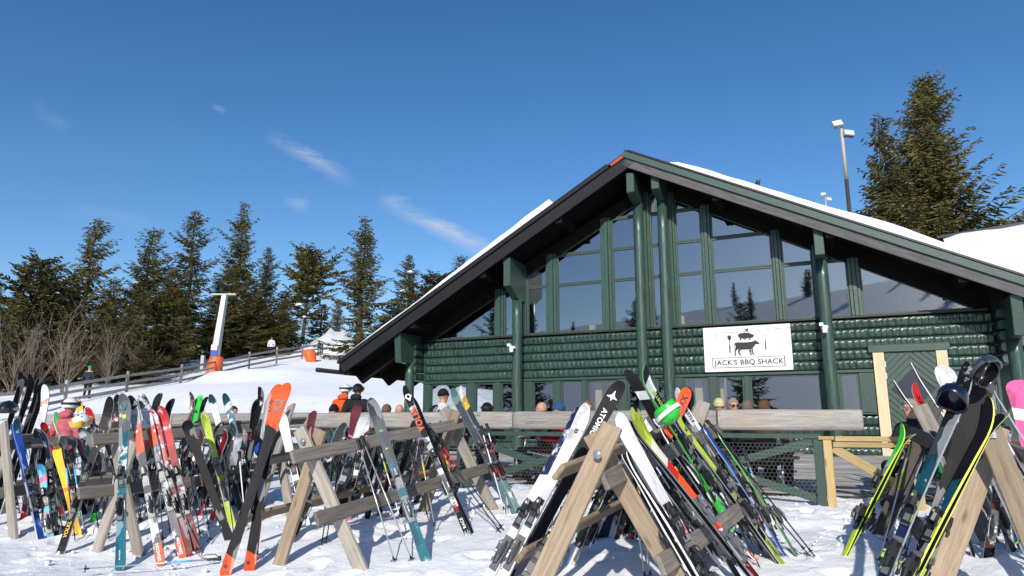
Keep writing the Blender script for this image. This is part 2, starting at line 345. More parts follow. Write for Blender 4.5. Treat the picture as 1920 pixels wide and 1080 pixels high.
def hewn_log(u0, u1, z0, h, seed):
    """one round-faced wall log whose face is hacked into rows of shallow scoops"""
    st = 0.025; nu = int((u1 - u0) / st) + 1; us = np.linspace(u0, u1, nu); nv = 13; r = np.random.default_rng(seed)
    vs = []; cuts = np.cumsum(r.uniform(0.1, 0.16, 200)) + u0; cuts2 = np.cumsum(r.uniform(0.1, 0.17, 200)) + u0 - 0.07
    def scoop(u, c):
        k = np.searchsorted(c, u); a = np.where(k > 0, c[np.maximum(k - 1, 0)], u0 - 0.1); b = c[k]; t = (u - a) / (b - a); return 4 * t * (1 - t), k
    s1, k1 = scoop(us, cuts); s2, k2 = scoop(us, cuts2); d1 = r.uniform(0.018, 0.036, 220); d2 = r.uniform(0.014, 0.03, 220)
    wob = 0.012 * (vnoise(us, us * 0 + seed, 0.9, seed) - 0.5)
    for j in range(nv):
        t = j / (nv - 1); a = math.pi * (t - 0.5); y = -0.085 * math.cos(a) ** 0.3 if 0 < j < nv - 1 else 0.0; z = z0 + h * t
        rowa = max(0.0, 1 - ((t - 0.42) / 0.4) ** 2); rowb = 0.55 * max(0.0, 1 - ((t - 0.85) / 0.13) ** 2)
        dy = rowa * s1 * d1[k1] + rowb * s2 * d2[k2]
        vs.append(np.stack([us, y + dy + wob, np.full(nu, z)], -1))
    v = np.concatenate(vs); f = [(j * nu + i, j * nu + i + 1, (j + 1) * nu + i + 1, (j + 1) * nu + i) for j in range(nv - 1) for i in range(nu - 1)]
    b = MB(); b.v = [tuple(p) for p in v]; b.f = f; b.m = [0] * len(f)
    b.box(u0, u1, 0.0, 0.1, z0, z0 + h)
    b.obj('wall_log', GREENLOG, lodge, smooth=True)
for k in range(5): hewn_log(-12.08, 1.72, 2.722 + k * 0.2275, 0.2235, 20 + k)
for k in range(4):
    hewn_log(-12.08, -0.52, 0.82 + k * 0.232, 0.228, 30 + k); hewn_log(0.88, 1.72, 0.82 + k * 0.232, 0.228, 40 + k)
# crossing log ends at the two corners
for (u, sx) in ((-12.22, 0), (1.86, 1)):
    for k in range(5):
        z = 2.735 + k * 0.2275
        b = MB(); pts = []
        n = 10
        for j in range(n):
            a = 2 * math.pi * j / n; pts.append((0.105 * math.copysign(abs(math.cos(a)) ** 0.6, math.cos(a)), 0.1 * math.copysign(abs(math.sin(a)) ** 0.6, math.sin(a))))
        b.prism(pts, -0.42 - 0.05 * random.random(), 0.5)
        b.obj('log_end', GREENLOG, lodge, LODGE @ T(u, 0, z + 0.1), bevel=0.012)
lbox('sill_board', -12.0, 1.68, -0.13, 0.04, 3.862, 3.905, SILL)
lbox('head_board', -12.1, -0.53, -0.1, 0.06, 2.655, 2.719, GREEN); lbox('head_board', 0.89, 1.75, -0.1, 0.06, 2.655, 2.719, GREEN)
lbox('sill_board', -12.0, -0.53, -0.14, 0.04, 1.745, 1.785, GREEN); lbox('sill_board', 0.89, 1.7, -0.14, 0.04, 1.745, 1.785, GREEN)
# lower windows
low = [(-11.86, -10.64), (-10.4, -9.8), (-9.6, -9.02), (-8.65, -8.03), (-7.85, -7.24), (-7.13, -6.28), (-6.05, -5.7), (-5.32, -5.0), (-4.65, -4.04), (-3.85, -3.24), (-3.12, -1.6), (-1.21, -0.83), (0.98, 1.28), (1.42, 1.68)]
edges = [-12.08] + [v for w in low[:12] for v in w] + [-0.53]
for i in range(0, len(edges), 2): lbox('window_post', edges[i], edges[i + 1], -0.075, 0.05, 1.787, 2.653, GREEN)
for a, c in ((0.89, 0.98), (1.28, 1.42), (1.68, 1.74)): lbox('window_post', a, c, -0.075, 0.05, 1.787, 2.653, GREEN)
def pane(poly, fr=0.045, y=0.0, frame_mat=GREEN):
    """a window: narrow frame with its glass"""
    cx = sum(p[0] for p in poly) / len(poly); cz = sum(p[1] for p in poly) / len(poly)
    n = len(poly); inner = []
    for i in range(n):                              # inset polygon
        p, q, r_ = Vector(poly[i - 1]), Vector(poly[i]), Vector(poly[(i + 1) % n])
        e1 = (q - p).normalized(); e2 = (r_ - q).normalized(); n1 = Vector((-e1.y, e1.x)); n2 = Vector((-e2.y, e2.x))
        bis = (n1 + n2); k = fr / max(0.25, (1 + n1.dot(n2)) / 2) / 2; inner.append(q + bis * k)
    b = MB(); M = LODGE @ T(cx, y, cz)
    vs = [(p[0] - cx, yy, p[1] - cz) for yy in (-0.045, 0.03) for pl in (poly, inner) for p in pl]
    fs = []
    for i in range(n):
        j = (i + 1) % n; o0, i0, o1, i1 = 0, n, 2 * n, 3 * n
        fs += [(o0 + i, o0 + j, i0 + j, i0 + i), (i0 + i, i0 + j, i1 + j, i1 + i), (o1 + j, o1 + i, i1 + i, i1 + j), (o0 + j, o0 + i, o1 + i, o1 + j)]
    b.add(vs, fs); w = b.obj('window', frame_mat, lodge, M)
    g = MB(); g.add([(p[0] - cx, -0.005, p[1] - cz) for p in inner], [tuple(range(n))]); g.obj('pane', GLASS, w, M)
for a, c in low: pane([(a, 1.787), (c, 1.787), (c, 2.653), (a, 2.653)])
# gable glazing: mullions and panes cut off by the roof slope
mull = [(-9.77, -9.51), (-8.99, -8.8), (-8.2, -7.92), (-6.63, -6.36), (-5.56, -5.32), (-4.88, -4.68), (-4.03, -3.81), (-2.42, -2.22), (-1.56, -1.36), (-0.85, -0.62)]
for a, c in mull:
    b = MB(); m_ = (a + c) / 2; top = zt(m_) + 0.1
    for (q, r_, y0) in ((a, a + (c - a) * 0.3, -0.10), (a + (c - a) * 0.31, c - (c - a) * 0.31, -0.13), (c - (c - a) * 0.3, c, -0.10)): b.box(-1.0 * (top - 3.905) / 2, (top - 3.905) / 2, y0, 0.05, q - m_, r_ - m_)
    b.obj('mullion', GREENCOL, lodge, LODGE @ T(m_, 0, (top + 3.905) / 2) @ Matrix(((0, 0, -1, 0), (0, 1, 0, 0), (1, 0, 0, 0), (0, 0, 0, 1))), bevel=0.008)
bays = [(-11.85, -9.77, 0), (-9.51, -8.99, 0), (-8.8, -8.2, 1), (-7.92, -6.63, 1), (-6.36, -5.56, 1), (-5.32, -4.88, 1), (-4.68, -4.03, 1), (-3.81, -2.42, 1), (-2.22, -1.56, 1), (-1.36, -0.85, 1), (-0.62, 1.45, 0)]
def clip_bay(a, c, z0, z1):
    pts = [(a, z0), (c, z0)]
    ztop = lambda u: min(z1, zt(u) - 0.02)
    us = sorted(set([a, c] + ([RIDGE] if a < RIDGE < c else []) + [u for u in (RIDGE - (7.48 - z1) / 0.53, RIDGE + (7.48 - z1) / 0.53) if a < u < c]))
    for u in reversed(us):
        if ztop(u) > z0 + 0.03: pts.append((u, ztop(u)))
    if len(pts) > 3 and abs(pts[1][0] - pts[2][0]) > 1e-6 and ztop(c) <= z0 + 0.03: pass
    return pts
for a, c, tr in bays:
    zs = [3.907] + ([5.22, 6.05, 6.88] if tr else []) + [9]
    for z0, z1 in zip(zs, zs[1:]):
        lo = max(zt(a), zt(c)) - 0.02
        if a < RIDGE < c: lo = 7.48
        if lo - z0 < 0.12: continue
        if lo - z1 < 0.15: z1 = 9
        aa, cc = a, c
        lim = (7.48 - z0 - 0.06) / 0.53
        aa = max(a, RIDGE - lim); cc = min(c, RIDGE + lim)
        pane(clip_bay(aa, cc, z0 + 0.004, z1 - 0.004), 0.04)
        if z1 == 9: break
# round columns and the carved brackets they carry
for u, ztop_, zb in ((-12.3, 3.25, 3.2), (-8.92, 4.85, 5.1), (-5.52, 7.05, 7.18), (-4.9, 7.05, 7.18), (-1.38, 5.3, 5.15), (1.98, 3.25, 3.2)):
    b = MB(); h0 = 0.3
    pts = [(0.006 * math.sin(k), 0.006 * math.cos(2 * k), h0 + (ztop_ - h0) * k / 9) for k in range(10)]
    b.tube(pts, [0.14 - 0.012 * k / 9 for k in range(10)], 18); b.obj('column', GREENCOL, lodge, LODGE @ T(u, -0.45, 0), smooth=True)
    zs_ = 7.84 - 0.535 * abs(u - RIDGE) - (0 if abs(u - RIDGE) > 1 else 0.0)
    prof = [(-1.1, zb - 0.0), (-0.95, zb - 0.06), (-0.62, ztop_ - 0.02), (-0.28, ztop_ - 0.05), (0.0, ztop_ - 0.05), (0.0, zs_), (-1.1, zs_ + 0.02)]
    if abs(u - RIDGE) > 6: prof = [(-1.05, zb + 0.02), (-0.3, zb + 0.0), (0.0, zb + 0.0), (0.0, zs_), (-1.15, zs_)]
    b = MB(); b.prism([(p[0], p[1]) for p in prof], -0.1, 0.1)
    b.obj('bracket', GREEN, lodge, LODGE @ T(u, 0, 0) @ Matrix(((0, 1, 0, 0), (1, 0, 0, 0), (0, 0, 1, 0), (0, 0, 0, 1))), bevel=0.012)
# roof: slabs, soffit boards, fascia, ridge cap and snow
OFF = 1.22; APEX = 8.24; UL, UR = -14.24, 3.75; DEPTH = 13.0; RIDGE = -5.5
def zr(u): return APEX - (0.5645 if u < RIDGE else 0.507) * abs(u - RIDGE)
for side, ue in ((-1, UL), (1, UR)):
    b = MB(); b.prism([(RIDGE, zr(RIDGE) - 0.30), (ue, zr(ue) - 0.30), (ue, zr(ue) - 0.05), (RIDGE, zr(RIDGE) - 0.05)][::(1 if side > 0 else -1)], -OFF + 0.03, DEPTH)
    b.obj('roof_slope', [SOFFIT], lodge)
    b = MB(); b.prism([(RIDGE, zr(RIDGE) - 0.048), (ue + side * 0.04, zr(ue) - 0.068), (ue + side * 0.04, zr(ue) - 0.02), (RIDGE, zr(RIDGE))][::(1 if side > 0 else -1)], -OFF - 0.03, DEPTH + 0.1)
    b.obj('roof_sheet', ROOFM, lodge)
    # soffit boards under the overhang run along the slope
    for k in range(7):
        y0 = -OFF + 0.05 + k * 0.165
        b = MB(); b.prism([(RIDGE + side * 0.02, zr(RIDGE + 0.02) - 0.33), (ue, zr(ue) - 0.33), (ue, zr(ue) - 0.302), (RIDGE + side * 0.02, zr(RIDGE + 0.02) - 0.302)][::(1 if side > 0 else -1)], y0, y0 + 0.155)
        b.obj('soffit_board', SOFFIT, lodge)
    SL = 0.5645 if side < 0 else 0.507
    # fascia: lower board and a proud upper board
    def board(name, m, t0, t1, y0, y1, ua, ub):
        L_ = math.hypot(ub - ua, SL * (ub - ua)); ang = math.atan(SL)
        x = Vector((side * math.cos(ang), 0, -math.sin(ang))); y = Vector((0, 1, 0)); z = x.cross(y) * (1 if side > 0 else 1)
        if z.z < 0: z = -z; y = -y
        o = Vector((ua, 0, zr(ua))); Mx = LODGE @ frame(o, x, y, z)
        b = MB(); yy = (y0, y1) if y.y > 0 else (-y1, -y0)
        b.box(0, L_, yy[0], yy[1], t0, t1); b.obj(name, m, lodge, Mx, bevel=0.008)
    if side < 0:
        board('fascia_board', BLACKP, -0.40, -0.11, -OFF - 0.02, -OFF + 0.028, RIDGE - 0.02, UL)
        board('fascia_cap', BLACKP, -0.105, 0.02, -OFF - 0.07, -OFF - 0.033, RIDGE - 0.55, UL)
        board('red_edge_strip', mat('red_strip', (0.35, 0.04, 0.02), 0.5), -0.12, -0.03, -OFF - 0.06, -OFF - 0.034, RIDGE - 0.02, RIDGE - 0.5)
    else:
        board('fascia_board', GREYF, -0.43, -0.105, -OFF - 0.02, -OFF + 0.028, RIDGE + 0.02, UR)
        board('fascia_cap', GREEN, -0.11, 0.045, -OFF - 0.075, -OFF - 0.033, RIDGE - 0.12, UR)
        board('barge_cap', ROOFM, 0.047, 0.062, -OFF - 0.09, -OFF + 0.2, RIDGE - 0.12, UR)
    # purlins carrying the overhang
    for q in (0.22, 0.47, 0.72, 0.97):
        u = RIDGE + (ue - RIDGE) * q
        b = MB(); b.box(-0.09, 0.09, -OFF + 0.06, 0.3, -0.22, 0); b.obj('purlin', SOFFIT, lodge, LODGE @ T(u, 0, zr(u) - 0.332))
    # snow lying on the slope
    ua = RIDGE + side * (2.0 if side < 0 else 0.9); nu, nv = 90, 34
    vs = []; fs = []
    for j in range(nv + 1):
        for i in range(nu + 1):
            t = i / nu; v = j / nv; u = ua + (ue - ua) * t; y = -OFF + 0.02 + (DEPTH + OFF - 0.2) * v ** 1.6
            edge = 0.07 * (float(vnoise(u, y, 0.6, 50)) - 0.3)
            if j == 0: y += max(0, edge) * 2
            th = ((0.13 if side > 0 else 0.2) + 0.16 * float(vnoise(u, y, 1.7, 51)) + 0.06 * float(vnoise(u, y, 0.4, 52))) * min(1, i / 3) * min(1, 0.35 + j / 2.5 if j else 0.0)
            if side < 0: th *= 1.15 - .75 * t
            if side > 0: th = th * (0.3 + 0.9 * float(vnoise(u, y * .6, 1.1, 53)) ** 1.5) + 0.05 * min(1, i / 8)
            vs.append((u, y, zr(u) + (th if j and i else 0.005)))
    fs = [(j * (nu + 1) + i, j * (nu + 1) + i + 1, (j + 1) * (nu + 1) + i + 1, (j + 1) * (nu + 1) + i) for j in range(nv) for i in range(nu)]
    b = MB(); b.add(vs, fs); b.obj('roof_snow', ROOFSNOW, lodge, smooth=True)
for side, ue in ((-1, -12.1), (1, 1.75)):           # dark boarding closing the gap above the glazing
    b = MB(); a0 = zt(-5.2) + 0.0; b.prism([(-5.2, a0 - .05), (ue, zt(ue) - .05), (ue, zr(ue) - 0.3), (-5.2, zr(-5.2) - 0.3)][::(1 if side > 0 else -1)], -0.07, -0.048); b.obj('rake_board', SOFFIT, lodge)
# rafter tails and gutter on the left eave
for k in range(5):
    y = -0.55 + k * 1.3
    b = MB(); b.prism([(UL + 0.03, zr(UL) - 0.31), (UL + 1.7, zr(UL + 1.7) - 0.31), (UL + 1.7, zr(UL + 1.7) - 0.75), (UL + 0.35, zr(UL) - 0.62)], y, y + 0.09); b.obj('rafter_tail', SOFFIT, lodge)
b = MB(); b.tube([(UL - 0.1, -2.0, zr(UL) - 0.30), (UL - 0.1, 9, zr(UL) - 0.36)], 0.065, 10); b.obj('gutter', BLACK, lodge, smooth=True)
# snow guards and the plank end sticking up behind the ridge
for u, s in ((-11.2, 1), (-2.6, 1), (0.1, 1), (2.6, 1)):
    b = MB(); z = zr(u) + 0.16
    for k in range(7): b.tube([(random.uniform(-.1, .1), random.uniform(-.1, .1), -0.1), (random.uniform(-.12, .12), random.uniform(-.1, .1), random.uniform(.05, .2))], 0.014, 5)
    b.obj('snow_guard', BLACK, lodge, LODGE @ T(u, -OFF + 0.25, z))
b = MB(); b.box(-0.05, 0.05, -0.03, 0.03, -0.3, 0.42); b.obj('roof_stake', WOODL, lodge, LODGE @ T(-7.0, 1.6, zr(-7.0)) @ Matrix.Rotation(R(-35), 4, 'Y'))
# door of chevron boards with a diamond light, pale jambs and lintel
door = lbox('door', -0.30, 0.66, -0.10, -0.04, 0.87, 3.05, GREEN)
DC = (0.18, 2.27)
def clip_poly(poly, nx, ny, d):                    # keep nx*x+ny*y<=d
    out = []
    for i in range(len(poly)):
        p, q = poly[i], poly[(i + 1) % len(poly)]; a = nx * p[0] + ny * p[1] - d; c = nx * q[0] + ny * q[1] - d
        if a <= 0: out.append(p)
        if a * c < 0: t = a / (a - c); out.append((p[0] + t * (q[0] - p[0]), p[1] + t * (q[1] - p[1])))
    return out
s2 = math.sqrt(0.5); rw = 0.098
for qx in (-1, 1):
    for qz in (-1, 1):
        base = [(0.18, 2.27), (0.18 + qx * 0.478, 2.27), (0.18 + qx * 0.478, 3.047 if qz > 0 else 0.875), (0.18, 3.047 if qz > 0 else 0.875)]
        k = 0
        for k in range(3, 18):
            lo, hi = k * rw, (k + 1) * rw - 0.008
            poly = clip_poly(clip_poly(base, qx * s2, qz * s2, hi + (qx * DC[0] + qz * DC[1]) * s2), -qx * s2, -qz * s2, -lo - (qx * DC[0] + qz * DC[1]) * s2)
            if len(poly) < 3: continue
            ar = sum(poly[i][0] * poly[(i + 1) % len(poly)][1] - poly[(i + 1) % len(poly)][0] * poly[i][1] for i in range(len(poly)))
            if abs(ar) < 0.002: continue
            if ar < 0: poly = poly[::-1]
            b = MB(); b.prism(poly, -0.122, -0.102); b.obj('board', GREEN, door, LODGE, bevel=0.003)
dd = 3 * rw - 0.012
b = MB(); b.prism([(DC[0], DC[1] - dd / s2), (DC[0] + dd / s2, DC[1]), (DC[0], DC[1] + dd / s2), (DC[0] - dd / s2, DC[1])], -0.112, -0.102); b.obj('pane', mat('door_glass', (0.01, 0.014, 0.022), 0.05, spec=1.0), door, LODGE)
for z in (1.2, 2.5, 2.75): lbox('hinge', -0.335, -0.285, -0.135, -0.125, z, z + 0.13, STEEL, door, 0)
lbox('door_jamb', -0.52, -0.305, -0.135, 0.0, 0.86, 3.07, WOODL); lbox('door_jamb', 0.665, 0.87, -0.135, 0.0, 0.86, 3.07, WOODL)
lbox('lintel', -0.6, 0.93, -0.15, 0.0, 3.075, 3.235, GREEN)
# interior: floor, back wall, side walls, timber posts
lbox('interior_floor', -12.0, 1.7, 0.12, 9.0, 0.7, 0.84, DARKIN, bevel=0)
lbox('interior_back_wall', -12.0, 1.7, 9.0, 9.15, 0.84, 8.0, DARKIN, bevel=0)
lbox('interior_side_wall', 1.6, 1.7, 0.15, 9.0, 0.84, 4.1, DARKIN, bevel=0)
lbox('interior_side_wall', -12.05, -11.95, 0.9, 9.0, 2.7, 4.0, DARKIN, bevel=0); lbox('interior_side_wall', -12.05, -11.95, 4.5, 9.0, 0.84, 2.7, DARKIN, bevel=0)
for px, py, off in ((1110, 620, -2.2), (1278, 640, -1.4), (1350, 640, -3.2), (1122, 740, -.32), (1310, 730, -.32), (1350, 730, -.36)):
    u = local_u(on_front(px, py, off)); lbox('timber_post', u - 0.09, u + 0.09, -off, -off + 0.18, 0.84, 4.4 if py < 700 else 3.7, WOODL)
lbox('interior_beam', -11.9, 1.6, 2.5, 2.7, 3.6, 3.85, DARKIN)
# eaves wall behind the left end, lamps on the columns
for u, z in ((-8.92, 3.52), (-1.38, 3.62)):
    b = MB(); b.box(-0.05, 0.05, -0.1, 0.0, -0.03, 0.03); b.lathe([(0.001, -0.13), (0.05, -0.13), (0.06, -0.04), (0.055, 0.03), (0.001, 0.03)], 14, T(-0.02, -0.14, 0)); b.box(-0.12, -0.04, -0.2, -0.1, 0.02, 0.09); b.obj('lamp', WHITEP, lodge, LODGE @ T(u - 0.02, -0.58, z), smooth=False)
b = MB(); b.box(-0.09, 0.09, -0.12, 0, -0.16, 0.16); b.lathe([(0.001, -0.3), (0.05, -0.3), (0.05, -0.16), (0.001, -0.16)], 10, T(0, -0.06, 0)); b.obj('meter_box', GREYPL, lodge, LODGE @ T(2.12, -0.45, 3.36), bevel=0.02)
# annex standing behind the right end, its roof under snow
A_, B_ = ray_at_y(1768, 452, 25.5), ray_at_y(2150, 420, 22.5); ax_ = (B_ - A_); ax_.z = 0; ax_.normalize(); dn_ = Vector((ax_.y, -ax_.x, 0)); B_.z = A_.z + 0.35
annex = thing('annex_building', 'snow covered roof of a lower building behind the right end of the lodge', 'building', T(A_.x, A_.y, 0.8))
def quad_grid(p, q, r_, t_, n, f): return [(p.lerp(q, i / n)).lerp(t_.lerp(r_, i / n), j / n) + Vector((0, 0, f(i, j))) for j in range(n + 1) for i in range(n + 1)]
C_, D_ = B_ + dn_ * 7 - Vector((0, 0, 3.4)), A_ + dn_ * 7 - Vector((0, 0, 3.4)); n = 30
b = MB(); b.add(quad_grid(A_, B_, C_, D_, n, lambda i, j: .12 + .22 * float(vnoise(i * .4, j * .4, 1.2, 60)) if j else .02), [(j * (n + 1) + i, (j + 1) * (n + 1) + i, (j + 1) * (n + 1) + i + 1, j * (n + 1) + i + 1) for j in range(n) for i in range(n)]); b.obj('roof_snow', ROOFSNOW, annex, Matrix.Identity(4), smooth=True)
E_, F_ = A_ - dn_ * 7 - Vector((0, 0, 3.4)), B_ - dn_ * 7 - Vector((0, 0, 3.4))
b = MB(); b.add([A_, B_, C_, D_, E_, F_], [(0, 3, 2, 1), (0, 1, 5, 4), (0, 4, 3), (1, 2, 5)]); b.obj('roof', SOFFIT, annex, Matrix.Identity(4))
b = MB(); k_ = dn_ * 6.3; lo = Vector((0, 0, -1)); w4 = [A_ + k_, B_ + k_, B_ - k_, A_ - k_]; b.add([Vector((p.x, p.y, .5)) for p in w4] + [Vector((p.x, p.y, A_.z - 3.2)) for p in w4], [(0, 1, 5, 4), (1, 2, 6, 5), (2, 3, 7, 6), (3, 0, 4, 7)]); b.obj('wall', GREENLOG, annex, Matrix.Identity(4))
b = MB(); b.box(-.2, (B_ - A_).length, -.25, .25, .06, .2); b.obj('ridge_cap', ROOFM, annex, along(A_, B_), bevel=.02)

# ------------------------------------------------------------------ trees
def foliage_mat(name, c1, c2, c3):
    m = bpy.data.materials.new(name); m.use_nodes = True; nt = m.node_tree; N = nt.nodes; L = nt.links
    b = N['Principled BSDF']; b.inputs['Roughness'].default_value = 0.75; b.inputs['Specular IOR Level'].default_value = 0.2
    tc = N.new('ShaderNodeTexCoord'); n = N.new('ShaderNodeTexNoise'); n.inputs['Scale'].default_value = 0.9; n.inputs['Detail'].default_value = 6; n.inputs['Roughness'].default_value = 0.75
    L.new(tc.outputs['Object'], n.inputs['Vector']); rp = N.new('ShaderNodeValToRGB'); e = rp.color_ramp.elements
    e[0].position = 0.33; e[0].color = tuple(c1) + (1,); e[1].position = 0.66; e[1].color = tuple(c3) + (1,); x = e.new(0.5); x.color = tuple(c2) + (1,)
    L.new(n.outputs['Fac'], rp.inputs['Fac'])
    oi = N.new('ShaderNodeObjectInfo'); mr = N.new('ShaderNodeMapRange'); mr.inputs['To Min'].default_value = 0.7; mr.inputs['To Max'].default_value = 1.25; hv = N.new('ShaderNodeHueSaturation')
    L.new(oi.outputs['Random'], mr.inputs['Value']); L.new(mr.outputs[0], hv.inputs['Value']); L.new(rp.outputs[0], hv.inputs['Color']); L.new(hv.outputs[0], b.inputs['Base Color'])
    return m
NEEDLE = foliage_mat('spruce_needles', (0.042, 0.045, 0.014), (0.105, 0.095, 0.028), (0.19, 0.152, 0.046))
BARK = mat('bark', (0.11, 0.085, 0.065), 0.9, col2=(0.05, 0.038, 0.03), scale=6, stretch=(2, 2, 0.5), bump=0.01)
TWIG = mat('bare_twigs', (0.25, 0.2, 0.15), 0.85, col2=(0.15, 0.115, 0.085), scale=3)
def spruce_mesh(seed, H, Rb, whorl, detail, lean=0.0, sparse=0.0, pine=False):
    r = np.random.default_rng(seed); tb = MB(); Q = []
    ax = lambda z: np.array([lean * (z / H) ** 2 + 0.06 * math.sin(z * 0.8 + seed), 0.05 * math.cos(z * 0.9 + seed), z])
    tb.tube([ax(H * k / 14) for k in range(15)], [0.02 + 0.017 * H * (1 - k / 14) ** 0.9 for k in range(15)], 7)
    z = H * (0.3 if pine else 0.05)
    while z < H * 0.985:
        t = z / H; nb = int(r.integers(4, 7)); a0 = r.uniform(0, 6.3)
        if pine: env = Rb * (0.35 + 1.1 * math.sin(math.pi * min(1, (t - 0.25) / 0.76)) ** 0.8) * 0.75
        else: env = Rb * (min(1.0, 1.12 * (1 - t) ** 0.82 + 0.04)) * (0.78 if t < 0.1 else 1)
        env *= 0.6 + 0.75 * r.random()
        for k in range(nb):
            if r.random() < sparse: continue
            a = a0 + 6.283 * k / nb + r.uniform(-.35, .35); L_ = env * r.uniform(0.4, 1.22) * (1 + .22 * math.sin(a + seed + z * .5))
            if L_ < 0.08: L_ = 0.08
            rise = (0.55 - 0.95 * (1 - t) + r.uniform(-.12, .12)) if not pine else r.uniform(0.05, 0.6)
            d = np.array([math.cos(a), math.sin(a), 0]); side = np.array([-math.sin(a), math.cos(a), 0]); o = ax(z)
            P = lambda s: o + d * (L_ * s) + np.array([0, 0, L_ * (rise * s + (0.28 if not pine else 0.1) * s * s)])
            if L_ > 0.5: tb.tube([P(0), P(0.5), P(0.95)], [0.012 + 0.012 * L_, 0.01 + 0.004 * L_, 0.004], 4, cap=False)
            ns = max(2, int(L_ / (0.115 / detail)))
            for i in range(ns):
                s = (i + 0.7) / ns
                if s < 0.22 and L_ > 0.8 and r.random() < 0.6: continue
                p = P(s) + r.normal(0, 0.03, 3)
                for sg in (-1, 1):
                    tl = (0.12 + 0.36 * L_ * (1 - s) * 0.75 + 0.1) * r.uniform(0.6, 1.25); tl = min(tl, 0.75)
                    v = side * sg * r.uniform(0.5, 1.0) + d * r.uniform(0.3, 0.95) + np.array([0, 0, r.uniform(-.75, 0.12) if not pine else r.uniform(-.3, .6)])
                    v /= np.linalg.norm(v); e = p + v * tl
                    w = np.cross(v, r.normal(0, 1, 3)); w /= np.linalg.norm(w) + 1e-6; w *= (0.028 + 0.04 * tl) * (1.5 if pine else 1.1) / detail ** 0.5
                    m_ = p + v * tl * 0.5 + np.array([0, 0, -0.04 * tl])
                    Q += [p - w * 0.5, m_ - w, e, m_ + w]
                    if r.random() < 0.85:
                        w2 = np.cross(v, w); w2 /= np.linalg.norm(w2) + 1e-6; w2 *= np.linalg.norm(w)
                        Q += [p - w2 * 0.5, m_ - w2 + v * 0.05, e + v * 0.03 + r.normal(0, .03, 3), m_ + w2]
        z += whorl * r.uniform(0.6, 1.3) * (0.55 + 0.6 * (1 - t))
    Q = np.array(Q); n = len(Q) // 4
    me = bpy.data.meshes.new('crown'); me.vertices.add(len(Q)); me.vertices.foreach_set('co', Q.astype(np.float32).ravel()); me.loops.add(len(Q)); me.loops.foreach_set('vertex_index', np.arange(len(Q), dtype=np.int32))
    me.polygons.add(n); me.polygons.foreach_set('loop_start', np.arange(0, 4 * n, 4, dtype=np.int32)); me.polygons.foreach_set('loop_total', np.full(n, 4, np.int32)); me.update(); me.materials.append(NEEDLE)
    return tb.mesh('trunk', BARK, True), me, H
VAR = [spruce_mesh(101, 12, 2.5, 0.34, 1.15, 0.2), spruce_mesh(102, 12, 2.7, 0.36, 1.1, -0.3, 0.1), spruce_mesh(103, 12, 2.2, 0.31, 1.15, 0.1), spruce_mesh(104, 12, 2.9, 0.38, 1.1, 0.5, 0.12),
       spruce_mesh(105, 9, 2.5, 0.36, 1.1, 0.2, 0.1, True), spruce_mesh(106, 6, 2.0, 0.27, 1.0, 0.0, 0.1)]
CLUMP = MB(); CLUMP.ell((0, 0, 0), (0.5, 0.42, 0.2), 10, 6)
for i, v in enumerate(CLUMP.v): k = 1 + 0.35 * math.sin(i * 2.7); CLUMP.v[i] = (v[0] * k, v[1] * (1.1 - 0.3 * math.cos(i)), v[2] * (1 + 0.3 * math.sin(i * 1.3)))
CLUMPME = CLUMP.mesh('snow_clump', ROOFSNOW, True)
def tree(px, top, Y, var, wid=1.0, label='', name='spruce_tree', clumps=0, group='spruces and pines above the slope', zb=None, rot=None):
    p = ray_at_y(px, top, Y); zb = float(G(p.x, p.y)) - 0.1 if zb is None else zb; tr, cr, H = VAR[var]; s = (p.z - zb) / H
    M = T(p.x, p.y, zb) @ Matrix.Rotation(rot if rot is not None else px * 0.37, 4, 'Z') @ Matrix.Diagonal((1.12 * wid * s ** 0.5, 1.12 * wid * s ** 0.5, s, 1))
    t = thing(name, label, 'tree', T(p.x, p.y, zb), group)
    inst('trunk', tr, t, M); inst('crown', cr, t, M)
    r = random.Random(int(px))
    for k in range(clumps):
        z = zb + (p.z - zb) * r.uniform(0.25, 0.85); rr = 1.2 * wid * (1 - (z - zb) / (p.z - zb)) + 0.3; a = r.uniform(3.3, 6.1)
        inst('snow_clump', CLUMPME, t, T(p.x + rr * math.cos(a), p.y + rr * math.sin(a), z) @ Matrix.Rotation(r.uniform(0, 3), 4, 'Z') @ Matrix.Scale(r.uniform(0.35, 0.8), 4))
tree(172, 406, 46, 3, 1.0, 'tall ragged spruce, second big one from the left edge, leaning crown top', clumps=1)
tree(72, 488, 44, 4, .85, 'broad rounded pine at the far left above the bare shrubs', 'pine_tree', 1)
tree(285, 424, 48, 1, 1.0, 'sparse spruce between the ragged leaning spruce and the two tallest', clumps=1)
tree(368, 390, 58, 3, 1.05, 'tall dense spruce just left of the lift tower', rot=2)
tree(457, 380, 65, 0, 1.0, 'tallest pointed spruce, just right of the lift tower')
tree(505, 462, 67, 2, 0.95, 'narrow dark spruce right behind the tallest pointed one')
tree(578, 470, 69, 4, 1.0, 'rounded dark pine with snow in its crown, above the white jacket skier', 'pine_tree', 5)
tree(682, 406, 58, 0, 1.15, 'freestanding spruce between the slope crest and the left eave', rot=1.0)
tree(768, 476, 60, 2, 1.1, 'short spruce half hidden by the left roof edge', clumps=5)
tree(862, 476, 62, 1, 0.9, 'thin spruce tip showing above the middle of the left roof edge')
tree(822, 516, 58, 4, 1.0, 'snow laden bushy pine peeping over the left roof edge', 'pine_tree', 6)
tree(636, 560, 95, 2, 1.0, 'small distant spruce left of the freestanding one')
tree(-10, 520, 43, 1, 1.1, 'dark spruce cut off by the left picture edge')
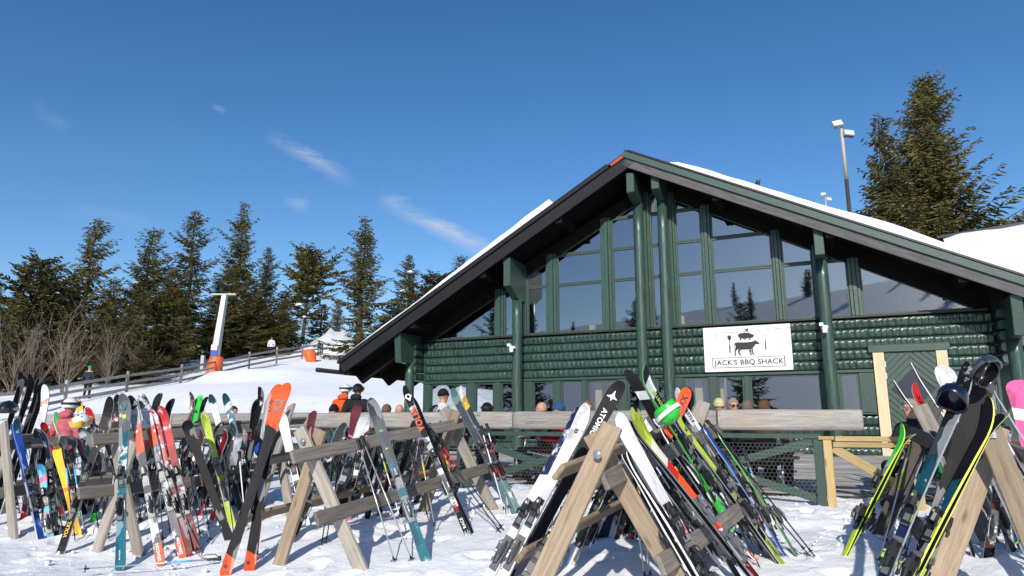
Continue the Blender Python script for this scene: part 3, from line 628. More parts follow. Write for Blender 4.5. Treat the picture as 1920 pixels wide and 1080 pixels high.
fill = [(30, 560, 42, 5, 1.3), (118, 555, 45, 5, 1.3), (222, 520, 47, 1, .9), (245, 575, 44, 5, 1.3), (325, 540, 49, 5, 1.4), (412, 520, 62, 2, 1.0), (338, 600, 56, 5, 1.3), (300, 610, 48, 5, 1.4), (150, 620, 43, 5, 1.3), (200, 640, 42, 5, 1.2), (60, 640, 40, 5, 1.3), (0, 610, 39, 5, 1.4), (440, 560, 66, 5, 1.3), (480, 560, 68, 5, 1.4), (535, 545, 69, 5, 1.4), (550, 600, 71, 5, 1.5), (270, 650, 42.5, 5, 1.2), (430, 610, 62, 5, 1.3), (605, 570, 72, 5, 1.3), (390, 590, 62, 0, 0.9), (100, 610, 48, 0, .9), (740, 560, 60, 5, 1.2), (720, 590, 62, 5, 1.2), (500, 590, 72, 0, 0.9), (-30, 545, 47, 0, 1.1), (35, 540, 49, 2, 1.2), (140, 520, 52, 1, 1.2), (205, 555, 53, 0, 1.2), (255, 525, 54, 3, 1.1), (318, 505, 55, 1, 1.2), (345, 560, 58, 0, 1.2), (425, 500, 60, 3, 1.1), (480, 520, 62, 1, 1.2), (535, 560, 64, 0, 1.2), (180, 600, 46, 5, 1.6), (85, 590, 45, 5, 1.6), (230, 620, 45, 5, 1.5)]
for (x, y, Y, v, w) in fill: tree(x, y, Y, v, w, 'lower dark spruce filling the wood between the tall trees', group='low spruces of the wood')
# the big spruce behind the right end of the roof, with its narrow neighbour
VAR.append(spruce_mesh(107, 17, 4.0, 0.22, 1.25, 0.15)); VAR.append(spruce_mesh(108, 15, 2.6, 0.34, 1.4, 0.0, 0.1))
tree(1722, 138, 33, 6, 1.0, 'huge dense spruce rising behind the right end of the roof', group='spruces behind the lodge', zb=1.5, rot=0.4)
tree(1645, 212, 32.5, 7, 1.0, 'narrow sparse spruce touching the left side of the huge spruce', group='spruces behind the lodge', zb=1.5)
p = ray_at_y(1668, 268, 32.9); b = MB(); b.tube([(p.x + 0.1, p.y, 1.5), (p.x + 0.02, p.y, p.z - 1.5), (p.x, p.y, p.z)], [0.13, 0.07, 0.015], 8); tag(b.obj('dead_trunk', mat('bare_trunk', (0.42, 0.33, 0.24), 0.8, var=.3, scale=4)), 'bare broken trunk between the huge spruce and its narrow neighbour', 'tree')
# trees standing behind the viewer, mirrored in the glazing
for k, (x, y, v, s) in enumerate(((-27, -5, 0, 1.0), (-31, -9, 3, .9), (-35, -2, 1, 1.1), (-23, -14, 2, .95), (-40, -12, 0, 1.15), (-37, 4, 5, 1.3), (-19, -24, 1, .9))):
    tr, cr, H = VAR[v]; z = float(G(x, y)) - 0.1; M = T(x, y, z) @ Matrix.Rotation(k, 4, 'Z') @ Matrix.Scale(s, 4)
    t = thing('spruce_tree', 'spruce mirrored in the left gable panes', 'tree', T(x, y, z), 'spruces mirrored in the glass'); inst('trunk', tr, t, M); inst('crown', cr, t, M)
for k in range(22):
    x, y = -150 + 9.5 * k + 7 * math.sin(k * 2.3), -150 + 32 * math.sin(k * 1.7); v = (0, 1, 2, 3)[k % 4]; tr, cr, H = VAR[v]; z = float(G(x, y)) - 0.1; M = T(x, y, z) @ Matrix.Rotation(k, 4, 'Z') @ Matrix.Scale(.6 + .35 * abs(math.sin(k * 3.1)), 4)
    t = thing('spruce_tree', 'small distant spruce mirrored along the slope in the glazing', 'tree', T(x, y, z), 'distant spruces mirrored in the glass'); inst('trunk', tr, t, M); inst('crown', cr, t, M)
def shrub(px, py, Y, h, seed, label, n=9, spread=0.6):
    p = ray_at_y(px, py, Y); p.z = float(G(p.x, p.y)) - 0.1; r = random.Random(seed); b = MB()
    def grow(o, d, L_, rad, lev):
        pts = [o]; dd = Vector(d)
        for k in range(4): dd = (dd + Vector((r.uniform(-.16, .16), r.uniform(-.16, .16), 0.05))).normalized(); pts.append(pts[-1] + dd * L_ / 4)
        b.tube(pts, [rad, rad * .85, rad * .7, rad * .55, rad * .35], 4, cap=False)
        if lev:
            for k in range(5):
                q = pts[1 + k % 4]; nd = (dd + Vector((r.uniform(-.9, .9), r.uniform(-.9, .9), r.uniform(-.1, .5)))).normalized(); grow(q, nd, L_ * r.uniform(.4, .65), rad * .45, lev - 1)
    for k in range(n):
        a = r.uniform(0, 6.3); grow(Vector((0, 0, 0)), Vector((math.cos(a) * spread * r.random(), math.sin(a) * spread * r.random(), 1)).normalized(), h * r.uniform(.6, 1), 0.026, 2)
    t = thing('bare_shrub', label, 'shrub', T(*p), 'bare shrubs along the wood'); b.obj('branches', TWIG, t, T(*p))
shrub(115, 740, 38, 4.2, 1, 'tall leafless birch shrub at the left, with pale stems', 8)
shrub(60, 730, 39, 3.0, 2, 'leafless shrub near the left edge below the pine')
shrub(200, 735, 40.5, 2.8, 3, 'leafless shrub between the birch shrub and the lift tower')
shrub(255, 720, 43, 2.2, 4, 'leafless shrub below the sparse spruce')
shrub(20, 735, 38, 3.0, 5, 'leafless shrub cut off by the left picture edge')
shrub(310, 700, 49, 1.6, 6, 'low leafless shrub left of the orange tower padding')

# ------------------------------------------------------------------ far fence, lift tower, flood lights
fp = [ground_hit(x, y) for x, y in ((-30, 790), (40, 782), (120, 764), (236, 741), (338, 724), (414, 706), (466, 693), (518, 682), (566, 674), (604, 667))]
fence = thing('rail_fence', 'grey wooden three rail fence climbing the snow slope in front of the wood', 'fence', T(*fp[0]))
for i, p in enumerate(fp):
    b = MB(); b.box(-0.2, 1.3, -0.07, 0.07, -0.06, 0.06); b.obj('post', LOGW, fence, T(*p) @ Matrix(((0, 0, -1, 0), (0, 1, 0, 0), (1, 0, 0, 0), (0, 0, 0, 1))), bevel=0.01)
    if i:
        for h in (0.32, 0.68, 1.05):
            q = fp[i - 1]; a = Vector((q.x, q.y - 0.1, q.z + h)); c = Vector((p.x, p.y - 0.1, p.z + h)); b = MB(); b.box(-0.1, (c - a).length + 0.1, -0.03, 0.03, -0.07, 0.07); b.obj('rail', LOGW, fence, along(a, c), bevel=0.006)
ORANGE = mat('orange_padding', (0.85, 0.13, 0.02), 0.5, var=0.15, scale=2)
base = ray_at_y(399, 684, 46); base.z = float(G(base.x, base.y)); topp = ray_at_y(422, 552, 46)
tower = thing('lift_tower', 'leaning steel ski lift tower with orange padding round its foot', 'lift tower', T(*base))
dirv = (topp - base).normalized()
b = MB(); Mt = along(base, topp, (0, -1, 0)); Ln = (topp - base).length
for x0, x1, w0, w1 in ((0, Ln, 0.26, 0.17),):
    vs = [(x, sy * w, sz * w) for x, w in ((x0, w0), (x1, w1)) for sy, sz in ((-1, -1), (1, -1), (1, 1), (-1, 1))]; b.add(vs, [(0, 1, 5, 4), (1, 2, 6, 5), (2, 3, 7, 6), (3, 0, 4, 7), (4, 5, 6, 7), (0, 3, 2, 1)])
b.obj('mast', STEEL, tower, Mt, bevel=0.03)
b = MB(); b.box(-0.9, 0.75, -0.12, 0.12, -0.05, 0.05); b.obj('crossarm', mat('pale_green_metal', (0.42, 0.47, 0.34), 0.5), tower, T(*topp), bevel=0.01)
b = MB(); pr = [(0.45, -0.3), (0.5, 0.1), (0.44, 0.45), (0.47, 0.9), (0.43, 1.3), (0.36, 1.38), (0.28, 1.38)]; b.lathe(pr, 14, T(0.0, 0, 0) @ Matrix.Shear('XY', 4, (0.16, 0))); b.obj('padding', ORANGE, tower, T(*base), smooth=True)
sp = base + dirv * 1.75; b = MB(); b.box(-0.22, 0.22, -0.33, -0.30, -0.38, 0.05); b.obj('sign_panel', mat('blue_sign', (0.03, 0.08, 0.35), 0.4), tower, T(*sp)); b = MB(); b.box(-0.2, 0.2, -0.33, -0.3, 0.06, 0.42); b.obj('sign_panel', WHITEP, tower, T(*sp))
for k, (dx, dz) in enumerate(((-0.62, -0.85), )): b = MB(); b.box(-0.12, 0.12, -0.12, 0.12, -0.5, 0.5); b.obj('control_box', STEEL, tower, T(base.x + dx * 0.9, base.y - 0.3, base.z + 0.95), bevel=0.02)
b = MB(); e1 = topp + Vector((0.7, 0, 0.06)); 
b.tube([e1, e1 + Vector((0.25, 0.1, 0.1)), e1 + Vector((0.12, 0.1, -0.4)), e1 + Vector((-0.25, 0.1, -0.65))], 0.03, 6); b.obj('hanger', STEEL, tower)
for sx in (-0.8, 0.65):
    far_ = Vector((-9, 92, 15.5)); a = topp + Vector((sx, 0, 0.1)); b = MB(); b.tube([a + (far_ - a) * (k / 8) + Vector((0, 0, -0.8 * math.sin(math.pi * k / 8))) for k in range(9)], 0.012, 4); b.obj('cable', BLACK, tower)
    for k in (0.17, 0.33, 0.5):
        q = a + (far_ - a) * k; b = MB(); b.tube([q, q + Vector((0.1, 0, -0.5)), q + Vector((-0.25, 0, -1.0)), q + Vector((-0.1, 0, -1.5))], 0.028, 5); b.obj('hanger', STEEL, tower)
p = ray_at_y(584, 668, 56); p.z = float(G(p.x, p.y))
b = MB(); b.lathe([(0.36, -0.3), (0.42, 0.15), (0.56, 0.7), (0.45, 0.95), (0.2, 1.02), (0.01, 1.0)], 14, Matrix.Shear('XY', 4, (-0.25, 0))); tag(b.obj('crash_mat', ORANGE, None, T(*p), smooth=True), 'loose orange crash mat leaning at the upper fence end', 'crash mat')
def flood(px, top, bot, Y, s, label):
    a = ray_at_y(px, top, Y); z0 = 2.0; t = thing('floodlight_mast', label, 'light mast', T(a.x, a.y, z0), 'floodlight masts behind the lodge')
    hm = (a.z - z0)
    b = MB(); b.tube([(0, 0, 0), (0, 0, hm * 0.8)], [0.13 * s, 0.11 * s], 10); b.obj('mast_foot', mat('dark_mast_wood', (0.05, 0.04, 0.035), 0.8, var=.3), t, T(a.x, a.y, z0), smooth=True)
    b = MB(); b.tube([(0, 0, hm * 0.8), (0, 0, hm)], [0.11 * s, 0.08 * s], 10); b.obj('mast', mat('pale_mast_wood', (0.5, 0.44, 0.38), 0.7, var=.4, scale=3, stretch=(3, 3, .4)), t, T(a.x, a.y, z0), smooth=True)
    for dx, dz, rz in ((-0.3, 0.05, -12), (0.32, -0.55, 6)):
        M = T(a.x + dx * s, a.y - 0.1, a.z + dz * s) @ Matrix.Rotation(R(rz), 4, 'Y') @ Matrix.Rotation(R(-20), 4, 'X')
        b = MB(); b.box(-0.32 * s, 0.32 * s, -0.12 * s, 0.16 * s, -0.2 * s, 0.2 * s); f_ = b.obj('lamp_housing', STEEL, t, M, bevel=0.03)
        b = MB(); b.box(-0.28 * s, 0.28 * s, -0.135 * s, -0.122 * s, -0.17 * s, 0.17 * s); b.obj('lens', mat('lamp_lens', (0.6, 0.64, 0.62), 0.15), f_, M)
        b = MB(); b.tube([(a.x, a.y, a.z + dz * s - 0.1), (a.x + dx * s, a.y, a.z + dz * s)], 0.04 * s, 6); b.obj('bracket', STEEL, t)
flood(1577, 236, 400, 31, 0.82, 'tall floodlight mast with two lamps left of the huge spruce')
flood(1547, 366, 390, 62, 0.8, 'small distant twin floodlight just over the right roof edge')

# ------------------------------------------------------------------ terrace fence of logs, green frame, wire net
TOFF = 6.3
def tp(u, off, z): return LODGE @ Vector((u, -off, z))
UE = local_u(on_front(1620, 790, TOFF)); cuts = [UE] + [local_u(on_front(x, 790, TOFF)) for x in (1347, 967, 585, 330, 87)]
terr = thing('terrace_fence', 'terrace fence of silvered logs on a dark green braced frame', 'fence', LODGE @ T(cuts[2], -TOFF, 0.5))
for i in range(len(cuts) - 1):
    a, c = cuts[i + 1], cuts[i]; L_ = c - a - 0.02; n = 40; prof = [(-.105, -.11), (-.115, 0.0), (-.1, .12), (-.06, .148), (.06, .148), (.105, .11), (.11, -.1), (.07, -.145), (-.07, -.145)]
    b = MB(); k = len(prof); vs = []
    for j in range(n + 1):
        w = 1 + 0.06 * (float(vnoise(a + j * L_ / n, i, 0.7, 70)) - .5); dz = 0.02 * (float(vnoise(a + j * L_ / n, i, 1.4, 71)) - .5)
        if j in (0, n): w *= 0.9
        vs += [(L_ * j / n, y * w, z * w + dz) for y, z in prof]
    fs = [(j * k + m_, j * k + (m_ + 1) % k, (j + 1) * k + (m_ + 1) % k, (j + 1) * k + m_) for j in range(n) for m_ in range(k)] + [tuple(range(k)), tuple(n * k + m_ for m_ in range(k - 1, -1, -1))]
    b.add(vs, fs); b.obj('rail_log', LOGW, terr, LODGE @ T(a + 0.01, -TOFF, 1.62 + random.uniform(-.006, .006)), smooth=False, bevel=0.012)
lbox_root = terr
UG = local_u(on_front(1535, 850, TOFF)); bayw = 2.85; posts = [UG - bayw * k for k in range(7)]
lbox('green_rail', posts[-1], UG + 0.06, -TOFF - 0.03, -TOFF + 0.07, 1.36, 1.43, GREEN, terr)
for k, u in enumerate(posts):
    lbox('green_post', u - 0.06, u + 0.06, -TOFF - 0.06, -TOFF + 0.06, 0.2, 1.358, GREEN, terr)
    if k < 6:
        for z0, z1, dy in ((0.55, 1.32, 0.0), (1.32, 0.55, 0.035)):
            a = tp(u - bayw + 0.07, TOFF - dy, z0); c = tp(u - 0.07, TOFF - dy, z1); b = MB(); b.box(0, (c - a).length, -0.015, 0.015, -0.055, 0.055); b.obj('brace', GREEN, terr, along(a, c), bevel=0.004)
def net():
    s = 0.034; b = MB(); u0, u1, z0, z1 = posts[4], UG - 0.02, 0.52, 1.36; r = 0.0011
    dx = s * math.sqrt(3); cols = int((u1 - u0) / dx); rows = int((z1 - z0) / (1.5 * s)); vs, fs = [], []
    def edge(p, q):
        k = len(vs); d = (q[0] - p[0], q[1] - p[1]); l = math.hypot(*d); n = (-d[1] / l * r, d[0] / l * r)
        vs.extend([(p[0] + n[0], -r, p[1] + n[1]), (p[0] - n[0], -r, p[1] - n[1]), (q[0] - n[0], -r, q[1] - n[1]), (q[0] + n[0], -r, q[1] + n[1]), (p[0], r, p[1]), (q[0], r, q[1])])
        fs.extend([(k, k + 1, k + 2, k + 3), (k + 1, k + 4, k + 5, k + 2), (k + 4, k, k + 3, k + 5)])
    for j in range(rows):
        for i in range(cols):
            x = u0 + dx * (i + 0.5 * (j % 2)); z = z0 + 1.5 * s * j
            edge((x, z), (x + dx / 2, z + s / 2)); edge((x, z), (x - dx / 2, z + s / 2)); edge((x, z), (x, z - s))
    b.v = vs; b.f = fs; b.m = [0] * len(fs); o = b.obj('wire_net', mat('net_wire', (0.22, 0.23, 0.23), 0.5, metal=0.4), terr, LODGE @ T(0, -TOFF - 0.075, 0)); o['kind'] = 'stuff'
net()
rail = thing('timber_railing', 'fresh yellow timber railing joining the log fence at its right end', 'railing', LODGE @ T(UG + .2, -TOFF, 0.4))
uy = local_u(on_front(1553, 850, TOFF)); u2 = local_u(on_front(1712, 830, TOFF - 0.1))
lbox('post', uy - 0.055, uy + 0.055, -TOFF - 0.085, -TOFF + 0.045, 0.15, 1.345, WOODY, rail); lbox('post_cap', uy - 0.11, uy + 0.09, -TOFF - 0.09, -TOFF + 0.07, 1.348, 1.398, WOODY, rail)
lbox('rail', uy + 0.1, u2, -TOFF - 0.05, -TOFF + 0.0, 1.33, 1.40, WOODY, rail); lbox('rail', uy + 0.068, u2, -TOFF - 0.06, -TOFF - 0.01, 1.25, 1.32, WOODY, rail)
for a, c in ((tp(uy + .07, TOFF + .02, 1.24), tp(uy + 0.98, TOFF + .02, 0.66)),): b = MB(); b.box(0, (c - a).length, -0.02, 0.02, -0.06, 0.06); b.obj('brace', WOODY, rail, along(a, c), bevel=0.005)
lbox('post', u2 - 0.06, u2 + 0.06, -TOFF - 0.004, -TOFF + 0.1, 0.15, 1.25, WOODY, rail)

# ------------------------------------------------------------------ planked terrace floor, picnic tables
DECKW = wood('trodden_deck_planks', (0.42, 0.4, 0.38), (0.22, 0.195, 0.17), (0.6, 0.6, 0.61))
deck = bpy.data.objects.new('terrace_deck', None); link(deck, None, LODGE @ T(-8, -3, 0.6)); deck['kind'] = 'structure'
for k in range(27):
    o_ = 0.25 + k * 0.205; z_ = float(np.interp(o_, [0, 6.5], [0.82, 0.45])) + 0.075
    b = MB(); b.box(-13.5, 2.6, -.098, .098, -.03, 0.0); b.obj('deck_plank', DECKW, deck, LODGE @ T(0, -o_, z_) @ Matrix.Rotation(R(3.2), 4, 'X'), bevel=.006)
TABW = wood('table_planks', (0.2, 0.17, 0.15), (0.1, 0.085, 0.075), (0.2, 0.19, 0.19))
def picnic(u, off, label, rot=0):
    z = float(G(*tp(u, off, 0).xy)) + .05; Mb = LODGE @ T(u, -off, z) @ Matrix.Rotation(R(rot), 4, 'Z'); t = thing('picnic_table', label, 'picnic table', Mb, 'picnic tables on the terrace')
    for k in range(5): b = MB(); b.box(-1.0, 1.0, -0.065, 0.065, -0.02, 0.02); b.obj('top_plank', TABW, t, Mb @ T(0, -0.3 + 0.15 * k, 0.74), bevel=0.006)
    for s in (-1, 1):
        for k in range(2): b = MB(); b.box(-1.0, 1.0, -0.065, 0.065, -0.02, 0.02); b.obj('bench_plank', TABW, t, Mb @ T(0, s * (0.65 + 0.15 * k), 0.44), bevel=0.006)
    for x in (-0.75, 0.75):
        b = MB(); b.tube([(x, -0.8, 0), (x, -0.74, 0.42), (x, 0.74, 0.42), (x, 0.8, 0)], 0.022, 8); b.tube([(x, -0.35, 0.42), (x, -0.25, 0.715), (x, 0.25, 0.715), (x, 0.35, 0.42)], 0.02, 8); b.obj('leg_frame', STEEL, t, Mb, smooth=True)
TABLES = [(-17.2, 4.3), (-14.0, 4.5), (-11.2, 4.4), (-8.6, 4.5), (-6.0, 4.5), (-2.9, 4.6), (0.6, 4.9)]
for (u, off), l in zip(TABLES, ('leftmost picnic table behind the pink jacket', 'picnic table behind the red base skis', 'picnic table behind the two standing skiers', 'picnic table below the black helmet person', 'picnic table with the red jacket sitter', 'picnic table behind the wire net below the sign', 'picnic table in front of the chevron door')): picnic(u, off, l)
for u, off, l in ((-15.5, 1.9, 'added picnic table of the rear row, leftmost by the corner'), (-10.0, 1.9, 'added picnic table of the rear row under the left windows'), (-6.6, 1.8, 'added picnic table of the rear row under the middle columns'), (-3.6, 1.9, 'added picnic table of the rear row below the sign')): picnic(u, off, l)  # rear row added to cover bright snow where the terrace looks shaded
# green blanket thrown over the bench end by the yellow post
b = MB(); n = 18; vs = []
for j in range(n + 1):
    for i in range(n + 1):
        x = -0.3 + 0.6 * i / n; y = -0.22 + 0.44 * j / n; e = max(0, abs(x) - 0.12) * 1.1 + max(0, abs(y) - 0.08) * 1.3
        vs.append((x * (1 - .3 * e), y, -e - 0.03 * math.sin(9 * x + 4 * y) - 0.03 * math.sin(13 * y - 5 * x)))
b.add(vs, [(j * (n + 1) + i, j * (n + 1) + i + 1, (j + 1) * (n + 1) + i + 1, (j + 1) * (n + 1) + i) for j in range(n) for i in range(n)])
gb = b.obj('blanket', mat('green_fleece', (0.01, 0.19, 0.045), 0.9, var=0.4, scale=7), None, LODGE @ T(-0.15, -5.7, 1.0 + 0.03), smooth=True); tag(gb, 'green fleece blanket thrown over a bench beside the yellow post', 'blanket')
gb.modifiers.new('thick', 'SOLIDIFY').thickness = 0.012
# sign on the wall
sg = thing('sign_board', 'white sign board with cow, pig and hen silhouettes over framed lettering on the log wall', 'sign', LODGE @ T(-3.12, -0.16, 3.28))
SGM = LODGE @ T(-3.12, -0.16, 3.28)
b = MB(); b.box(-0.98, 0.98, -0.012, 0.02, -0.53, 0.53); b.obj('board', mat('sign_white', (0.8, 0.8, 0.79), 0.45), sg, SGM, bevel=0.004)
INK = mat('sign_ink', (0.02, 0.02, 0.024), 0.6)
SC2 = bpy.data.scenes.new('scratch')              # small scratch scene in which text and bodies are turned into meshes
def text_mesh(name, body, size, m, parent, M, align='CENTER', extrude=0.001, shear=0):
    c = bpy.data.curves.new(name, 'FONT'); c.body = body; c.size = size; c.align_x = align; c.align_y = 'CENTER'; c.extrude = extrude; c.shear = shear; c.space_character = 1.08; c.offset = size * .022
    tmp = bpy.data.objects.new('tmp', c); SC2.collection.objects.link(tmp); SC2.view_layers[0].update(); dg = SC2.view_layers[0].depsgraph; me = bpy.data.meshes.new_from_object(tmp.evaluated_get(dg)); bpy.data.objects.remove(tmp); bpy.data.curves.remove(c)
    me.name = name; me.materials.clear(); me.materials.append(m); return inst(name, me, parent, M)
UPR = Matrix(((1, 0, 0, 0), (0, 0, -1, 0), (0, 1, 0, 0), (0, 0, 0, 1)))       # flat text stood upright facing -y
text_mesh('lettering', "JACK'S BBQ SHACK", 0.165, INK, sg, SGM @ T(0.02, -0.0145, -0.325) @ UPR)
def art(name, polys, x, z, s, flip=1):
    b = MB()
    for pl in polys: b.prism([(px_ * s * flip, pz * s) for px_, pz in pl][::flip], -0.0155, -0.0125)
    b.obj(name, INK, sg, SGM @ T(x, 0, z))
def rect(x0, x1, z0, z1): return [(x0, z0), (x1, z0), (x1, z1), (x0, z1)]
b = MB()
for x0, x1, z0, z1 in ((-0.80, 0.82, -0.445, -0.43), (-0.80, 0.82, -0.215, -0.203), (-0.80, -0.785, -0.43, -0.215), (0.80, 0.82, -0.43, -0.215)): b.box(x0, x1, -0.0155, -0.0125, z0, z1)
b.obj('border', INK, sg, SGM)
cow = [[(-.25, .03), (-.27, .11), (-.22, .13), (.0, .12), (.1, .13), (.17, .14), (.2, .18), (.22, .14), (.29, .09), (.28, .06), (.21, .07), (.17, .02), (.12, -.04), (0, -.05), (-.12, -.05), (-.22, -.03)],
       [(-.25, .02), (-.2, -.02), (-.25, -.09), (-.25, -.19), (-.28, -.19), (-.28, -.08)], [(-.2, -.04), (-.13, -.05), (-.17, -.1), (-.13, -.18), (-.16, -.19), (-.2, -.12)],
       [(.04, -.05), (.09, -.05), (.09, -.12), (.12, -.18), (.08, -.18), (.06, -.12)], [(.1, -.05), (.15, -.03), (.13, -.1), (.17, -.18), (.14, -.18), (.1, -.11)], [(-.27, .1), (-.29, .08), (-.285, -.03), (-.275, -.03)]]
art('cow_silhouette', cow, 0.0, 0.02, 1.0)
pig = [[(-.17, 0), (-.18, .06), (-.13, .09), (-.02, .1), (.08, .09), (.13, .06), (.19, .03), (.16, .0), (.19, -.02), (.1, -.03), (0, -.04), (-.12, -.035)], [(-.15, -.03), (-.11, -.03), (-.12, -.08), (-.145, -.08)], [(-.06, -.035), (-.03, -.035), (-.035, -.08), (-.055, -.08)], [(.06, -.03), (.09, -.03), (.085, -.08), (.065, -.08)]]
art('pig_silhouette', pig, 0.0, 0.27, 1.0)
art('hen_silhouette', [[(-.045, .045), (-.03, .015), (0, -.03), (.03, -.02), (.04, .03), (.055, .06), (.03, .05), (.0, .035), (-.02, .03)]], 0.02, 0.42, 1.0)
art('spatula', [rect(-.008, .008, -.12, .1), rect(-.016, .016, -.24, -.08), [(-.04, .17), (.04, .17), (.04, .1), (.012, .06), (-.012, .06), (-.04, .1)]], -0.38, 0.15, 1.0)
art('knife', [rect(-.014, .014, -.2, -.03), [(-.008, -.03), (.01, -.03), (.008, .15), (-.004, .2)]], 0.42, 0.15, 1.0)
# string of icicle lights looped along the logs and over the sign
r = random.Random(5); lights = thing('string_lights', 'thin dark string of icicle lights looped along the upper logs', 'string lights', LODGE @ T(-5, -0.2, 3.8))
b = MB(); us = [(-11.9 + 0.2 * k) for k in range(68)]
pts = [(u, -0.175 if -4.2 < u < -2.05 else -0.12, 3.78 - 0.05 * abs(math.sin(u * 1.4)) - (0.06 if -4.2 < u < -2 else 0)) for u in us]
b.tube(pts, 0.004, 4)
for p in pts:
    for k in range(2):
        l = r.choice((0.12, 0.2, 0.3, 0.42)); x = p[0] + r.uniform(0, .2); q = [(x, p[1] - .004, p[2])]
        for m_ in range(3): q.append((q[-1][0] + r.uniform(-.04, .04), p[1] - .006, q[-1][2] - l / 3))
        b.tube(q, 0.0028, 3)
b.obj('wire', BLACK, lights, LODGE)

# loose lumps of snow kicked up round the racks
r = np.random.default_rng(77); b = MB()
for k in range(520):
    c = ((-6.0, 9.0, 1.6), (-4.4, 8.6, 1.4), (-1.4, 8.6, 1.5), (0.9, 6.5, 1.3), (2.4, 8.0, 1.3), (4.4, 7.6, 1.5), (0.2, 8.8, 2.2), (3.6, 9.5, 1.2))[k % 8]
    x, y = c[0] + r.normal(0, c[2]), c[1] + r.normal(0, c[2] * .8)
    if y < 4.2: continue
    s_ = min(.034, abs(r.normal(0, .012)) + .007); z = float(G(x, y)) + .01; n0 = len(b.v); b.ell((x, y, z), (s_ * r.uniform(.8, 1.6), s_ * r.uniform(.8, 1.5), s_ * r.uniform(.6, 1.1)), 6, 4)
    for i in range(n0, len(b.v)): v = b.v[i]; b.v[i] = (v[0] + r.normal(0, s_ * .25), v[1] + r.normal(0, s_ * .25), v[2] + r.normal(0, s_ * .2))
o = b.obj('snow_lumps', SNOW, smooth=True); tag(o, 'loose lumps of snow kicked up around the ski racks', 'snow', kind='stuff')

# ------------------------------------------------------------------ ski racks
def plank(name, p0, p1, w, th, m, parent, facing, bevel=0.008):
    p0, p1 = Vector(p0), Vector(p1); x = (p1 - p0).normalized(); f = Vector(facing); y = (f - x * f.dot(x)).normalized(); z = x.cross(y)
    b = MB(); b.box(0, (p1 - p0).length, -th / 2, th / 2, -w / 2, w / 2); return b.obj(name, m, parent, frame(p0, x, y, z), bevel=bevel)
def gp(px, py, Y=None, z=-0.12):
    p = ground_hit(px, py) if Y is None else ray_at_y(px, py, Y)
    if Y is None: p.z += z
    return p
AX = Vector((0.5, 0.866, 0)); DS = 1.09
def rack(label, legs, rails, bolts=(), chain=None):
    """legs: (foot px, top px, top depth, mat, slot along axis); rails: (near px, near Y, far px, far Y, side)"""
    f0 = gp(*legs[0][0]); t = thing('ski_rack', label, 'ski rack', T(f0.x, f0.y, f0.z + 0.12), 'A frame ski racks')
    for foot, top, ty, m, sl in legs:
        a = gp(foot[0], foot[1]); c = ray_at_y(top[0], top[1], ty * DS); sh = AX * sl
        plank('leg', a + sh, c + sh, 0.165, 0.052, m, t, -AX)
    for (n, ny, f, fy, m, sd) in rails:
        a = ray_at_y(n[0], n[1], ny * DS + .12); c = ray_at_y(f[0], f[1], fy * DS + .3); plank('rail', a, c, 0.148, 0.045, m, t, Vector((0.8 * sd, -0.4, 0.35)))
    for px, py, y in bolts:
        p = ray_at_y(px, py, y * DS - .03); b = MB(); Mx = frame(p, Vector((0.866, -0.5, 0)), Vector((0, 0, 1)), -AX)
        if px > 1500: b.box(-0.032, 0.032, -0.032, 0.032, 0, 0.005)
        else: b.lathe([(.034, 0), (.034, .004), (.001, .005)], 16)
        b.lathe([(0.024, 0.004), (0.024, 0.016), (0.012, 0.018), (0.012, 0.026), (0.001, 0.026)], 6, None); b.obj('bolt', STEEL, t, Mx)
    if chain:
        (ax, ay, aY), (bx, by, bY), sag = chain; a = ray_at_y(ax, ay, aY * DS); c = ray_at_y(bx, by, bY * DS); n = int((c - a).length / 0.033); b = MB()
        for k in range(n):
            s0, s1 = k / n, (k + 1.35) / n; P = lambda s: a + (c - a) * s + Vector((0, 0, -sag * 4 * s * (1 - s)))
            p, q = P(s0), P(min(1, s1)); x = (q - p).normalized(); up = Vector((0, 0, 1)) if k % 2 else AX; y = up.cross(x).normalized(); L_ = (q - p).length; r_ = 0.011
            pts = [p + x * (r_ + (L_ - 2 * r_) * 0.0) + y * r_, p + x * (L_ - r_) + y * r_, p + x * L_, p + x * (L_ - r_) - y * r_, p + x * r_ - y * r_, p]
            b.tube(pts + [pts[0]], 0.0036, 5, cap=False)
        b.obj('chain', STEEL, t, smooth=True)
rack('grey ski rack cut off by the left picture edge', [((30, 1015), (6, 793), 9.2, WOODS, 0), ((-70, 1000), (30, 795), 9.3, WOODS, 0.06), ((300, 965), (245, 790), 11.6, WOODS, 0), ((210, 960), (275, 785), 11.7, WOODS, 0.06)],
     [((-25, 838), 8.9, (300, 812), 11.3, WOODG, 1), ((-25, 928), 8.7, (300, 886), 11.2, WOODG, 1), ((-60, 830), 9.6, (250, 805), 11.8, WOODG, -1), ((-110, 920), 9.9, (240, 890), 12.0, WOODG, -1)])
rack('grey ski rack at the left behind the teal ski and the red pair', [((178, 1030), (252, 828), 8.2, WOODS, 0), ((258, 1045), (203, 812), 8.5, WOODS, 0.06), ((470, 985), (547, 760), 10.4, WOODS, 0), ((545, 980), (505, 772), 10.6, WOODS, 0.06)],
     [((172, 825), 8.0, (506, 800), 10.3, WOODG, 1), ((146, 925), 7.75, (500, 890), 10.0, WOODG, 1), ((200, 812), 8.6, (572, 788), 10.8, WOODG, -1), ((150, 905), 8.9, (480, 872), 10.8, WOODG, -1)], chain=((236, 935, 7.9), (160, 930, 8.3), 0.05))
